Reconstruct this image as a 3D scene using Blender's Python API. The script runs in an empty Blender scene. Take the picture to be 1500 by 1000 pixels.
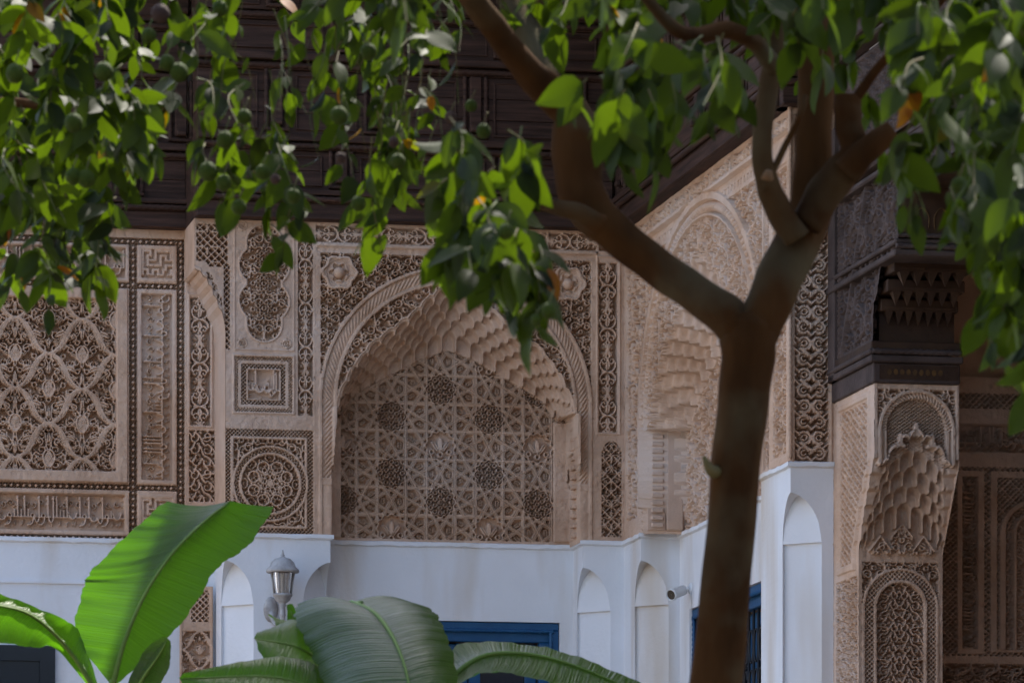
import bpy, math, random
import numpy as np
from mathutils import Vector, Matrix
random.seed(7); rng = np.random.default_rng(7)
PI = math.pi
sc = bpy.context.scene
C = sc.collection
# ---------------------------------------------------------------- camera
FPX = 7500.0; HOR = 1590.0; EYE = 1.6
cd = bpy.data.cameras.new('camera'); cam = bpy.data.objects.new('camera', cd); C.objects.link(cam)
cam.location = (0, 0, EYE); cam.rotation_euler = (PI/2, 0, 0)
cd.sensor_width = 36; cd.lens = 180; cd.shift_y = (HOR-500)/1500
cd.clip_start = .1; cd.clip_end = 3000
cd.dof.use_dof = True; cd.dof.focus_distance = 29.3; cd.dof.aperture_fstop = 10
sc.camera = cam
# ---------------------------------------------------------------- sky, sun, exposure
SUN_EL, SUN_AZ = math.radians(56), math.radians(24)       # azimuth from +Y towards +X (sun stands behind the walls)
w = bpy.data.worlds.new('World'); sc.world = w; w.use_nodes = True
nt = w.node_tree; bg = nt.nodes['Background']
sky = nt.nodes.new('ShaderNodeTexSky'); sky.sky_type = 'NISHITA'; sky.sun_disc = False
sky.dust_density = 2.5; sky.sun_elevation = SUN_EL; sky.sun_rotation = SUN_AZ
nt.links.new(sky.outputs[0], bg.inputs[0]); bg.inputs[1].default_value = .1
sd = bpy.data.lights.new('sun', 'SUN'); sd.energy = 2.4; sd.angle = math.radians(.5); sd.color = (1, .94, .84)
so = bpy.data.objects.new('sun', sd); C.objects.link(so)
sv = Vector((math.sin(SUN_AZ)*math.cos(SUN_EL), math.cos(SUN_AZ)*math.cos(SUN_EL), math.sin(SUN_EL)))
so.rotation_euler = sv.to_track_quat('Z', 'Y').to_euler(); so.location = sv*60
vs = sc.view_settings; vs.view_transform = 'Standard'; vs.look = 'None'; vs.gamma = 1; vs.use_curve_mapping = False
vs.exposure = 2.3
sc.render.engine = 'CYCLES'
# ---------------------------------------------------------------- frames of reference
TH = math.atan2(.2, 1); CT, ST = math.cos(TH), math.sin(TH); D0 = 30.0
MB = Matrix.Translation((0, D0, 0)) @ Matrix.Rotation(TH, 4, 'Z')      # building: x along the front wall, y into it
def A_(px, b):                      # picture column on a plane parallel to the front wall
    k = (px-750)/FPX
    return (k*(D0+CT*b)+ST*b)/(CT-ST*k)
def B_(px, a):                      # picture column on a plane parallel to the side wall
    k = (px-750)/FPX
    return (CT*a-k*(D0+ST*a))/(ST+CT*k)
def Z_(py, a, b): return EYE+(HOR-py)*(D0+ST*a+CT*b)/FPX
def at(px, py, Y): return Vector(((px-750)*Y/FPX, Y, EYE+(HOR-py)*Y/FPX))
BL = .45                            # left bay lies deeper
ND = .28                            # niche depth
AS = A_(914, 0)                     # side wall plane
SN = .23                            # side niche depth
BP = B_(1158, AS)                   # near end of the side wall
A2 = AS+.228                        # gallery front plane
BF = B_(1281, A2)                   # front of the gallery pier head
ZT, ZL = 6.62, 4.79                 # underside of the beam, white ledge
# ---------------------------------------------------------------- materials
def mat(name, col, rough=.8, col2=None, scale=6., bump=0., bscale=60., spec=.3, stretch=None, col3=None, s3=1.2, lo=.35, hi=.7, st3=None, r3=(.48, .72)):
    m = bpy.data.materials.new(name); m.use_nodes = True; n = m.node_tree; L = n.links
    p = n.nodes['Principled BSDF']; p.inputs['Roughness'].default_value = rough
    p.inputs['Specular IOR Level'].default_value = spec
    p.inputs['Base Color'].default_value = (*col, 1)
    tc = n.nodes.new('ShaderNodeTexCoord'); src = tc.outputs['Object']
    if stretch:
        mp = n.nodes.new('ShaderNodeMapping'); mp.inputs['Scale'].default_value = stretch
        L.new(src, mp.inputs[0]); src = mp.outputs[0]
    out = None
    if col2:
        a = n.nodes.new('ShaderNodeTexNoise'); a.inputs['Scale'].default_value = scale; a.inputs['Detail'].default_value = 6
        L.new(src, a.inputs['Vector'])
        r = n.nodes.new('ShaderNodeMapRange'); r.inputs[1].default_value = lo; r.inputs[2].default_value = hi; L.new(a.outputs[0], r.inputs[0])
        x = n.nodes.new('ShaderNodeMix'); x.data_type = 'RGBA'; L.new(r.outputs[0], x.inputs[0])
        x.inputs[6].default_value = (*col, 1); x.inputs[7].default_value = (*col2, 1); out = x.outputs[2]
    if col3:
        a = n.nodes.new('ShaderNodeTexNoise'); a.inputs['Scale'].default_value = s3; a.inputs['Detail'].default_value = 4
        c3 = tc.outputs['Object']
        if st3:
            mp = n.nodes.new('ShaderNodeMapping'); mp.inputs['Scale'].default_value = st3; L.new(c3, mp.inputs[0]); c3 = mp.outputs[0]
        L.new(c3, a.inputs['Vector'])
        r = n.nodes.new('ShaderNodeMapRange'); r.inputs[1].default_value = r3[0]; r.inputs[2].default_value = r3[1]; L.new(a.outputs[0], r.inputs[0])
        x = n.nodes.new('ShaderNodeMix'); x.data_type = 'RGBA'; L.new(r.outputs[0], x.inputs[0])
        L.new(out, x.inputs[6]); x.inputs[7].default_value = (*col3, 1); out = x.outputs[2]
    if out: L.new(out, p.inputs['Base Color'])
    if bump:
        a = n.nodes.new('ShaderNodeTexNoise'); a.inputs['Scale'].default_value = bscale; a.inputs['Detail'].default_value = 5
        L.new(src, a.inputs['Vector']); b = n.nodes.new('ShaderNodeBump'); b.inputs['Strength'].default_value = bump; b.inputs['Distance'].default_value = .01
        L.new(a.outputs[0], b.inputs['Height']); L.new(b.outputs[0], p.inputs['Normal'])
    return m
def leafmat(name, top, trans, rough=.32, tw=.4, stripe=0, var=.35, yellow=0.):
    m = bpy.data.materials.new(name); m.use_nodes = True; n = m.node_tree; L = n.links
    p = n.nodes['Principled BSDF']; p.inputs['Roughness'].default_value = rough; p.inputs['Specular IOR Level'].default_value = .55 if stripe else .14
    t = n.nodes.new('ShaderNodeBsdfTranslucent'); mx = n.nodes.new('ShaderNodeMixShader'); mx.inputs[0].default_value = tw
    L.new(p.outputs[0], mx.inputs[1]); L.new(t.outputs[0], mx.inputs[2]); L.new(mx.outputs[0], n.nodes['Material Output'].inputs[0])
    g = n.nodes.new('ShaderNodeNewGeometry'); tc = n.nodes.new('ShaderNodeTexCoord')
    if stripe:      # banana blade: fine cross veins, uv.x runs along the rib
        uv = n.nodes.new('ShaderNodeMapping'); uv.inputs['Scale'].default_value = (stripe, 1.2, 1); L.new(tc.outputs['UV'], uv.inputs[0])
        ns = n.nodes.new('ShaderNodeTexNoise'); ns.inputs['Scale'].default_value = 1.; ns.inputs['Detail'].default_value = 4; L.new(uv.outputs[0], ns.inputs['Vector'])
        fac = ns.outputs[0]
        b = n.nodes.new('ShaderNodeBump'); b.inputs['Strength'].default_value = .9; b.inputs['Distance'].default_value = .010
        L.new(fac, b.inputs['Height']); L.new(b.outputs[0], p.inputs['Normal'])
    else: fac = g.outputs['Random Per Island']
    def ramp(c, k):
        x = n.nodes.new('ShaderNodeValToRGB'); e = x.color_ramp.elements
        e[0].color = (*[v*(1-var) for v in c], 1); e[1].color = (*[v*(1+var) for v in c], 1)
        if yellow:
            e[1].position = 1-yellow-.02; q = e.new(1-yellow); q.color = (c[0]*5+.1, c[1]*1.9, c[2]*.6, 1)
        L.new(fac, x.inputs[0]); return x.outputs[0]
    L.new(ramp(top, 0), p.inputs['Base Color']); L.new(ramp(trans, 1), t.inputs['Color'])
    return m
M = {}
M['stucco'] = mat('carved_stucco', (.61, .42, .30), .95, (.45, .29, .195), 5, .35, 90, .1, col3=(.62, .49, .405), s3=1.1)
M['white'] = mat('white_limewash', (.78, .79, .81), .9, (.69, .695, .70), 2.2, .3, 45, .15, col3=(.60, .53, .45), s3=.9, lo=.3, hi=.8, st3=(2.6, 2.6, .45), r3=(.5, .68))
M['wood'] = mat('dark_cedar', (.032, .017, .012), .7, (.078, .040, .028), 3, .5, 22, .2, stretch=(1, 4, 14))
M['woodside'] = mat('dark_cedar_side', (.032, .017, .012), .7, (.078, .040, .028), 3, .5, 22, .2, stretch=(4, 1, 14))
M['woodgrey'] = mat('weathered_cedar', (.055, .038, .033), .8, (.105, .075, .066), 5, .4, 40, .2)
M['wooddark'] = mat('painted_cedar', (.035, .017, .010), .7, (.06, .03, .014), 9, .3, 30, .3)
M['ochre'] = mat('ochre_paint', (.13, .065, .018), .7, (.06, .03, .012), 30)
M['blue'] = mat('blue_paint', (.004, .062, .165), .5, (.008, .08, .19), 9, .2, 40, .45)
M['navy'] = mat('dark_pane', (.006, .009, .016), .2, spec=.5)
M['iron'] = mat('wrought_iron', (.012, .012, .013), .5, spec=.4)
M['lampw'] = mat('lamp_metal', (.45, .44, .43), .7, (.27, .25, .235), 22, .2, 60, .4)
M['plastic'] = mat('camera_plastic', (.7, .7, .69), .4, spec=.5)
M['black'] = mat('black_lens', (.01, .01, .01), .2, spec=.5)
M['bark'] = mat('bark', (.028, .013, .005), 1, (.066, .031, .011), 6, 1.0, 16, .05, stretch=(1, 1, .35), col3=(.07, .06, .035), s3=3)
M['cut'] = mat('cut_wood', (.20, .11, .05), .9, (.12, .07, .035), 12)
M['ground'] = mat('courtyard_paving', (.17, .14, .11), .9, (.12, .10, .08), 3, .2, 30)
M['leaf'] = leafmat('citrus_leaf', (.0105, .0175, .0023), (.10, .17, .003), .6, .27, 0, .6, .018)
M['banana'] = leafmat('banana_leaf', (.036, .066, .012), (.085, .25, .004), .36, .44, 120, .35)
M['rib'] = mat('leaf_rib', (.14, .22, .055), .6, (.10, .17, .035), 8, spec=.15)
M['fruit'] = mat('green_orange', (.028, .05, .006), .65, (.048, .068, .008), 4, .5, 130, .1)
M['rotten'] = mat('dry_fruit', (.04, .022, .016), .8, (.06, .03, .02), 12, .6, 60)
M['twig'] = mat('twig', (.10, .075, .03), .8, (.07, .10, .03), 9)
gm = M['glass'] = mat('lamp_glass', (.55, .5, .45), .12, spec=.5); gm.node_tree.nodes['Principled BSDF'].inputs['Transmission Weight'].default_value = .75
# ---------------------------------------------------------------- object helpers
def obj(name, me, m, parent=None):
    o = bpy.data.objects.new(name, me); C.objects.link(o)
    if m and not me.materials: me.materials.append(m)
    if parent:
        o.parent = parent
        if 'pinv' in parent: o.matrix_parent_inverse = Matrix.Translation(-Vector(parent['pinv']))
    return o
BASES = {}
def tag(o, label, cat, group=None, kind=None):
    if label: o['label'] = label
    if cat: o['category'] = cat
    if group: o['group'] = group
    if kind: o['kind'] = kind
    return o
def thing(name, label, cat, base=(0, 0, 0), building=True, group=None):
    o = bpy.data.objects.new(name, None); C.objects.link(o); o.empty_display_size = .2
    o.matrix_world = (MB if building else Matrix.Identity(4)) @ Matrix.Translation(base)
    BASES[o.name] = Vector(base)
    return tag(o, label, cat, group)
def part(name, me, m, t, sub=None, label=None):
    """a part whose mesh is written in the frame of its thing's building/world"""
    o = bpy.data.objects.new(name, me); C.objects.link(o)
    if not me.materials: me.materials.append(m)
    o.parent = sub or t
    if not sub: o.matrix_parent_inverse = Matrix.Translation(-BASES[t.name])
    if label: o['label'] = label
    return o
def pyd(name, v, f, smooth=False):
    me = bpy.data.meshes.new(name); me.from_pydata([tuple(p) for p in v], [], f)
    if smooth: me.polygons.foreach_set('use_smooth', [True]*len(me.polygons))
    me.update(); return me
def npmesh(name, V, F, smooth=False):
    me = bpy.data.meshes.new(name); V = np.asarray(V, np.float32).reshape(-1, 3); F = np.asarray(F, np.int32); k = F.shape[1]
    me.vertices.add(len(V)); me.vertices.foreach_set('co', V.ravel())
    me.loops.add(F.size); me.loops.foreach_set('vertex_index', F.ravel())
    me.polygons.add(len(F)); me.polygons.foreach_set('loop_start', np.arange(0, F.size, k, dtype=np.int32))
    if smooth: me.polygons.foreach_set('use_smooth', np.ones(len(F), bool))
    me.update(calc_edges=True); return me
def gridfaces(ny, nx):
    i = np.arange((ny-1)*(nx-1)); r, c = divmod(i, nx-1); a = r*nx+c
    return np.stack([a, a+nx, a+nx+1, a+1], 1)
def boxes(L):
    """list of (x0,x1,y0,y1,z0,z1) -> mesh"""
    v, f = [], []
    for x0, x1, y0, y1, z0, z1 in L:
        k = len(v)
        v += [(x, y, z) for z in (z0, z1) for y in (y0, y1) for x in (x0, x1)]
        f += [tuple(k+i for i in q) for q in ((0, 2, 3, 1), (4, 5, 7, 6), (0, 1, 5, 4), (2, 6, 7, 3), (0, 4, 6, 2), (1, 3, 7, 5))]
    return pyd('box', v, f)
def bevbox(x0, x1, y0, y1, z0, z1, e=.006):
    import bmesh
    bm = bmesh.new(); bmesh.ops.create_cube(bm, size=1)
    for q in bm.verts: q.co = Vector(((x0+x1)/2+q.co.x*(x1-x0), (y0+y1)/2+q.co.y*(y1-y0), (z0+z1)/2+q.co.z*(z1-z0)))
    bmesh.ops.bevel(bm, geom=list(bm.edges), offset=e, segments=1, affect='EDGES')
    me = bpy.data.meshes.new('box'); bm.to_mesh(me); bm.free(); return me
def catmull(P, n):
    P = np.array(P, float); Q = np.vstack([2*P[0]-P[1], P, 2*P[-1]-P[-2]]); out = []
    m = len(P)-1; t = np.linspace(0, m, n); i = np.minimum(t.astype(int), m-1); u = (t-i)[:, None]
    p0, p1, p2, p3 = Q[i], Q[i+1], Q[i+2], Q[i+3]
    return .5*((2*p1)+(-p0+p2)*u+(2*p0-5*p1+4*p2-p3)*u*u+(-p0+3*p1-3*p2+p3)*u**3)
def tube(pts, radii, n=10, rings=None, noise=0., cap=True, twist=None):
    """smooth tube along pts (radii given at the same points)"""
    P = np.hstack([np.array([tuple(p) for p in pts], float), np.array(radii, float)[:, None]])
    k = rings or max(2, 5*(len(P)-1)+1); S = catmull(P, k) if len(P) > 2 else np.linspace(P[0], P[1], k)
    V = []; t0 = None
    T = np.gradient(S[:, :3], axis=0); T /= np.linalg.norm(T, axis=1)[:, None]+1e-9
    up = np.array([0, 0, 1.]) if abs(T[0][2]) < .9 else np.array([0, 1., 0])
    for i in range(k):
        x = np.cross(up, T[i]); x /= np.linalg.norm(x)+1e-9; y = np.cross(T[i], x); up = y
        for j in range(n):
            g = 2*PI*j/n; r = max(S[i, 3], 1e-4)
            if noise: r *= 1+noise*(math.sin(3*g+i*.35)+.7*math.sin(5*g-i*.22+1)+.8*math.sin(i*.9+g))
            if twist: r *= 1+.22*math.sin(twist[0]*g+twist[1]*i)
            V.append(S[i, :3]+r*(math.cos(g)*x+math.sin(g)*y))
    F = [(i*n+j, i*n+(j+1) % n, (i+1)*n+(j+1) % n, (i+1)*n+j) for i in range(k-1) for j in range(n)]
    if cap: F += [tuple(range(n))[::-1], tuple((k-1)*n+j for j in range(n))]
    return V, F
def tubemesh(*a, **k):
    V, F = tube(*a, **k); return pyd('tube', V, F, True)
def rope(p0, p1, r):
    L = (Vector(p1)-Vector(p0)).length; k = max(8, int(L/(r*.62)))
    return tubemesh([p0, p1], [r, r], n=8, rings=k, twist=(2, 1.5))
def lathe(prof, n=20, c=(0, 0, 0)):
    V = [(c[0]+r*math.cos(2*PI*j/n), c[1]+r*math.sin(2*PI*j/n), c[2]+z) for r, z in prof for j in range(n)]
    F = [(i*n+j, i*n+(j+1) % n, (i+1)*n+(j+1) % n, (i+1)*n+j) for i in range(len(prof)-1) for j in range(n)]
    return pyd('lathe', V, F, True)
# ---------------------------------------------------------------- carving toolkit: heights drawn in units of about 4 mm
def ramp(d, s=.8): return np.clip(.5-d/s, 0, 1)
class Tile:
    def __init__(s, w, h, res=3, wrap=True):
        s.w, s.h, s.res, s.wrap = w, h, res, wrap
        s.ny, s.nx = int(round(h*res)), int(round(w*res)); s.A = np.zeros((s.ny, s.nx))
    def _put(s, x0, x1, y0, y1, fn):
        i0, i1 = int(math.floor(x0*s.res)), int(math.ceil(x1*s.res))+1; j0, j1 = int(math.floor(y0*s.res)), int(math.ceil(y1*s.res))+1
        if not s.wrap: i0, j0, i1, j1 = max(i0, 0), max(j0, 0), min(i1, s.nx), min(j1, s.ny)
        if i1 <= i0 or j1 <= j0: return
        ii, jj = np.arange(i0, i1), np.arange(j0, j1)
        X, Y = np.meshgrid((ii+.5)/s.res, (jj+.5)/s.res); v = fn(X, Y)
        ix = np.ix_(jj % s.ny, ii % s.nx); s.A[ix] = np.maximum(s.A[ix], v)
    def stroke(s, pts, w0, w1=None, top=1., groove=0.):
        w1 = w0 if w1 is None else w1; n = len(pts)-1
        for i in range(n):
            (ax, ay), (bx, by) = pts[i], pts[i+1]; wa, wb = w0+(w1-w0)*i/n, w0+(w1-w0)*(i+1)/n; m = max(wa, wb)+1
            def fn(X, Y):
                dx, dy = bx-ax, by-ay; q = np.clip(((X-ax)*dx+(Y-ay)*dy)/(dx*dx+dy*dy+1e-9), 0, 1)
                d = np.hypot(X-ax-q*dx, Y-ay-q*dy); ww = wa+(wb-wa)*q
                v = top*ramp(d-ww)*(.82+.18*np.sqrt(np.clip(1-(d/(ww+.01))**2, 0, 1)))
                if groove: v -= groove*ramp(d-.35, .5)*(v > .5)
                return v
            s._put(min(ax, bx)-m, max(ax, bx)+m, min(ay, by)-m, max(ay, by)+m, fn)
    def sym(s, pts, *a, **k):
        s.stroke(pts, *a, **k); s.stroke([(s.w-x, y) for x, y in pts], *a, **k)
    def leaf(s, x0, y0, x1, y1, wd, top=1., bend=0., vein=.3):
        dx, dy = x1-x0, y1-y0; L = math.hypot(dx, dy); m = wd+abs(bend)+1
        def fn(X, Y):
            q = ((X-x0)*dx+(Y-y0)*dy)/L/L; e = ((Y-y0)*dx-(X-x0)*dy)/L
            qc = np.clip(q, 0, 1); e = e-bend*np.sin(PI*qc); ww = wd*np.sin(PI*qc**.75)
            v = top*ramp(np.abs(e)-ww)*((q > 0) & (q < 1)); return v-vein*ramp(np.abs(e)-.4, .6)*(v > .5)
        s._put(min(x0, x1)-m, max(x0, x1)+m, min(y0, y1)-m, max(y0, y1)+m, fn)
    def symleaf(s, x0, y0, x1, y1, wd, top=1., bend=0., vein=.3):
        s.leaf(x0, y0, x1, y1, wd, top, bend, vein); s.leaf(s.w-x0, y0, s.w-x1, y1, wd, top, -bend, vein)
    def ring(s, x, y, r, wd, top=1.):
        s._put(x-r-3, x+r+3, y-r-3, y+r+3, lambda X, Y: top*ramp(np.abs(np.hypot(X-x, Y-y)-r)-wd))
    def dot(s, x, y, r, top=1.):
        s._put(x-r-2, x+r+2, y-r-2, y+r+2, lambda X, Y: top*ramp(np.hypot(X-x, Y-y)-r)*np.sqrt(np.clip(1-.5*(np.hypot(X-x, Y-y)/r)**2, 0, 1)))
    def __call__(s, x, y):
        i = np.floor(np.mod(x, s.w)*s.res).astype(int) % s.nx; j = np.floor(np.mod(y, s.h)*s.res).astype(int) % s.ny
        return s.A[j, i]
def arc(cx, cy, r, a0, a1, n=12, ry=None):
    ry = r if ry is None else ry
    return [(cx+r*math.cos(math.radians(a0+(a1-a0)*i/n)), cy+ry*math.sin(math.radians(a0+(a1-a0)*i/n))) for i in range(n+1)]
def spiral(cx, cy, r, a0, turns, n=22, r1=.18):
    return [(cx+r*(1-(1-r1)*i/n)*math.cos(math.radians(a0+360*turns*i/n)), cy+r*(1-(1-r1)*i/n)*math.sin(math.radians(a0+360*turns*i/n))) for i in range(n+1)]
def bez(p0, p1, p2, p3, n=12):
    o = []
    for i in range(n+1):
        t = i/n; u = 1-t
        o.append(tuple(u**3*p0[k]+3*u*u*t*p1[k]+3*u*t*t*p2[k]+t**3*p3[k] for k in (0, 1)))
    return o
def t_lyre():
    t = Tile(28, 64)
    t.sym(spiral(8, 15, 6.2, -60, 1.25), 1.7, 1.1); t.sym(bez((11, 9.6), (14, 2), (14, -4), (8, -9)), 1.7)
    t.sym(spiral(8, 47, 6.2, 60, -1.25), 1.7, 1.1); t.sym(bez((11, 52.4), (15, 58), (14, 66), (8, 72)), 1.6)
    t.sym(bez((2.5, 17), (0, 26), (6, 31), (14, 32)), 1.6); t.sym(bez((2.5, 45), (0, 38), (6, 33), (14, 32)), 1.6)
    t.leaf(14, 30, 14, 12, 3.2); t.leaf(14, 34, 14, 52, 3.2)
    t.symleaf(13, 32, 3, 31.5, 2.4); t.symleaf(11, 62, 3, 58, 2); t.symleaf(11, 2, 3, 6, 2)
    t.dot(14, 58, 1.7); t.dot(14, 5.5, 1.7); t.sym([(1, 31.9), (1.1, 32)], 1.3)
    return t
def t_rings():
    t = Tile(40, 40)
    for x, y, s_, a in ((10, 10, 1, 40), (30, 30, 1, 220), (10, 30, -1, -40), (30, 10, -1, 140)):
        t.stroke(spiral(x, y, 7.0, a, 1.3*s_), 1.3, 1.0)
        t.stroke(bez((x+7*math.cos(math.radians(a)), y+7*math.sin(math.radians(a))), (x+12, y+2*s_), (x+12, y+10), (x+20-5, y+20*s_-3)), 1.25)
        t.leaf(x+3, y+7, x+11, y+11*s_, 2.0); t.leaf(x-4, y+6, x-10, y+9, 1.9)
    for x, y in ((20, 0), (0, 20), (20, 20), (0, 0)): t.ring(x, y, 3.0, 1.1); 
    for x, y in ((20, 10), (10, 20), (30, 20), (20, 30)): t.dot(x, y, 1.5)
    return t
def t_cloud():
    t = Tile(52, 46)
    for dy in (0,):
        t.sym(arc(15, 12, 8.6, -150, 120), 2.3, 2.3, groove=.25); t.sym(arc(15, 12, 4.0, -170, 150), 1.3)
        t.sym(arc(13.5, 34.5, 8.4, 50, 330), 2.2, groove=.25); t.sym(arc(13.5, 34.5, 3.8, 20, 300), 1.3)
        t.sym(arc(26, 3, 6.5, 180, 90), 1.8); t.sym(bez((22, 20), (26, 14), (26, 12), (26, 8)), 1.8)
        t.sym(bez((9, 20), (14, 24), (20, 24), (26, 32)), 2.0, groove=.25); t.sym(bez((19, 40), (22, 42), (24, 44), (26, 46)), 1.8)
        t.sym(bez((0, 20), (3, 24), (6, 24), (8, 27)), 1.5); t.sym(bez((0, 2), (3, 5), (5, 5), (7, 7)), 1.4)
        t.leaf(26, 38, 26, 24, 2.6); t.symleaf(22, 31, 18, 25, 1.6); t.symleaf(3, 46, 7, 43, 1.5); t.sym([(1, 11), (1.2, 14)], 1.5)
        t.sym([(1.5, 30), (3.5, 33)], 1.2); t.sym(arc(26, 20, 4, 200, 250, 5), 1.2)
    return t
def t_net():
    w, h = 98, 102; t = Tile(w, h)
    for ox, oy in ((0, 0), (49, 51)):
        def P(*q): return [(x+ox, y+oy) for x, y in q]
        for sx in (1, -1):
            for e in (0, 5.2):
                t.stroke([(x+ox, y+oy) for x, y in bez((sx*e, 51), (sx*(34+e*.4), 42-e*.6), (sx*(18+e), 12), (sx*49, 0+e*.3), 18)], 1.9, groove=.2)
                t.stroke([(x+ox, y+oy) for x, y in bez((sx*e, -51), (sx*(26+e), -46+e), (sx*(20+e), -10+e), (sx*49, 0+e*.3), 18)], 1.7)
            t.leaf(ox+sx*9, oy+26, ox+sx*30, oy+20, 4, bend=sx*-2.); t.leaf(ox+sx*30, oy+21, ox+sx*38, oy+30, 2.4)
            t.leaf(ox+sx*4, oy+33, ox+sx*22, oy+33, 2.6, bend=sx*2); t.ring(ox+sx*20, oy+28, 2.4, 1.)
            t.stroke([(x+ox, y+oy) for x, y in spiral(sx*13, -24, 5.4, 90, sx*1.2)], 1.3); t.stroke([(x+ox, y+oy) for x, y in spiral(sx*26, -20, 4.4, -90, -sx*1.2)], 1.2)
            t.leaf(ox+sx*6, oy-34, ox+sx*16, oy-36, 2.); t.leaf(ox+sx*33, oy-8, ox+sx*41, oy-13, 2.); t.leaf(ox+sx*24, oy+7, ox+sx*38, oy+9, 2.2)
            t.stroke([(x+ox, y+oy) for x, y in bez((sx*2, -12), (sx*10, -8), (sx*12, 4), (sx*2, 13))], 1.6); t.leaf(ox+sx*8, oy+4, ox+sx*19, oy-4, 2.3, bend=sx*1.2)
            t.dot(ox+sx*19, oy-9, 1.4); t.dot(ox+sx*33, oy-26, 1.4); t.dot(ox+sx*16, oy+13, 1.4); t.dot(ox+sx*42, oy+20, 1.3); t.stroke(P((sx*3, -46), (sx*7, -40)), 1.2)
        t.leaf(ox, oy+14, ox, oy-14, 7.4, top=.9, vein=0)
        for k in (-3, 0, 3): t.stroke(P((k-4, -6), (k+4, 7)), .5, top=1.0); t.stroke(P((k+4, -6), (k-4, 7)), .5, top=1.0)
        t.leaf(ox, oy+45, ox, oy+24, 2.4); t.leaf(ox, oy-22, ox, oy-40, 3)
    return t
def t_dense(w=46, h=46, seed=1):
    t = Tile(w, h); r = random.Random(seed)
    for i in range(3):
        for j in range(3):
            x, y = (i+.5)*w/3+r.uniform(-2, 2), (j+.5)*h/3+r.uniform(-2, 2); a = r.uniform(0, 360); s_ = r.choice((-1, 1))
            t.stroke(spiral(x, y, w/6.4, a, s_*1.1), 1.15, .9)
            b = math.radians(a); t.stroke(bez((x+w/6.4*math.cos(b), y+w/6.4*math.sin(b)), (x+10, y-4), (x+9, y+8), (x+w/3, y+h/3*s_*.6)), 1.3)
            t.leaf(x+4, y+5, x+4+r.uniform(3, 8), y+5+r.uniform(-7, 8), 1.9); t.leaf(x-5, y-5, x-5-r.uniform(2, 7), y-5+r.uniform(-6, 6), 1.8)
    return t
def t_knot():
    t = Tile(36, 48)
    for k in range(-2, 4):
        t.stroke([(k*18-30, -15), (k*18+36, 51)], 1.35); t.stroke([(k*18+48, -15), (k*18-18, 51)], 1.35)
    t.stroke([(10, 12), (26, 12)], 1.5); t.stroke([(18, 28), (18, 42)], 1.5); t.stroke([(-6, 36), (6, 36)], 1.5)
    return t
def text(w, h, seed, fill=True):
    """band of carved cursive script: stems, bowls and joined teeth on a scroll ground"""
    t = Tile(w, h, 3, False); r = random.Random(seed); base = h*.66; x = w-4
    if fill:
        for k in range(int(w/11)+1): t.stroke(spiral(k*11+4, h*.26+3*(k % 2), 4.4, 90*k, 1.1*(-1)**k), .9, .8, top=.72); t.leaf(k*11+8, h*.9, k*11+12, h*.74, 1.5, top=.72)
    while x > 3:
        k = r.choice('aaltbwnat')
        if k in 'al':
            t.stroke([(x, base), (x-.3, h*.08)], 1.25, 1.5); t.stroke([(x, h*.08), (x-2, h*.16)], 1.1)
            if k == 'l': t.stroke(bez((x, base), (x-1, base+h*.2), (x-6, base+h*.2), (x-7, base)), 1.3); x -= 3
            x -= 5
        elif k == 't': t.stroke([(x, base), (x, base-h*.2)], 1.1); t.stroke([(x+3, base), (x-5, base)], 1.3); t.dot(x, base-h*.3, 1.1); x -= 5
        elif k == 'b': t.stroke(bez((x, base-h*.14), (x-1, base+h*.1), (x-11, base+h*.1), (x-12, base-h*.14)), 1.35); t.dot(x-6, base+h*.19, 1.1); x -= 14
        elif k == 'w': t.ring(x-2, base-2, 2.6, 1.1); t.stroke(bez((x, base), (x, base+h*.2), (x-4, base+h*.24), (x-8, base+h*.22)), 1.2); x -= 8
        else: t.stroke(arc(x-5, base, 5, 0, 180, 10), 1.4); t.dot(x-5, base-h*.12, 1.1); x -= 12
        t.stroke([(x+4, base), (x-1, base)], 1.2)
    return t
KUFIC = ['111101111111', '100101000001', '101101011101', '101001010101', '101111010111', '101000010000', '101111110111', '100000000100', '111011101101', '101010101001', '101110111011', '000000000000', '111111111111']
T = dict(lyre=t_lyre(), rings=t_rings(), cloud=t_cloud(), net=t_net(), dense=t_dense(), dense2=t_dense(34, 34, 5), knot=t_knot())
def diamonds(x, y, p=9., wd=5.):      # chain of small lozenges on a pierced ground, along x
    u = np.abs(np.mod(x, p)-p/2); d = (u+np.abs(y))-p*.33
    e = np.abs(u+np.abs(y)-p*.62)-.7
    return np.maximum(ramp(d), .8*ramp(e))
def lattice(x, y, p=6., wd=1.1):
    u = np.abs(np.mod(x+y, p)-p/2); v = np.abs(np.mod(x-y, p)-p/2)
    return np.maximum(ramp(p/2-u-wd), ramp(p/2-v-wd))
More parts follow.
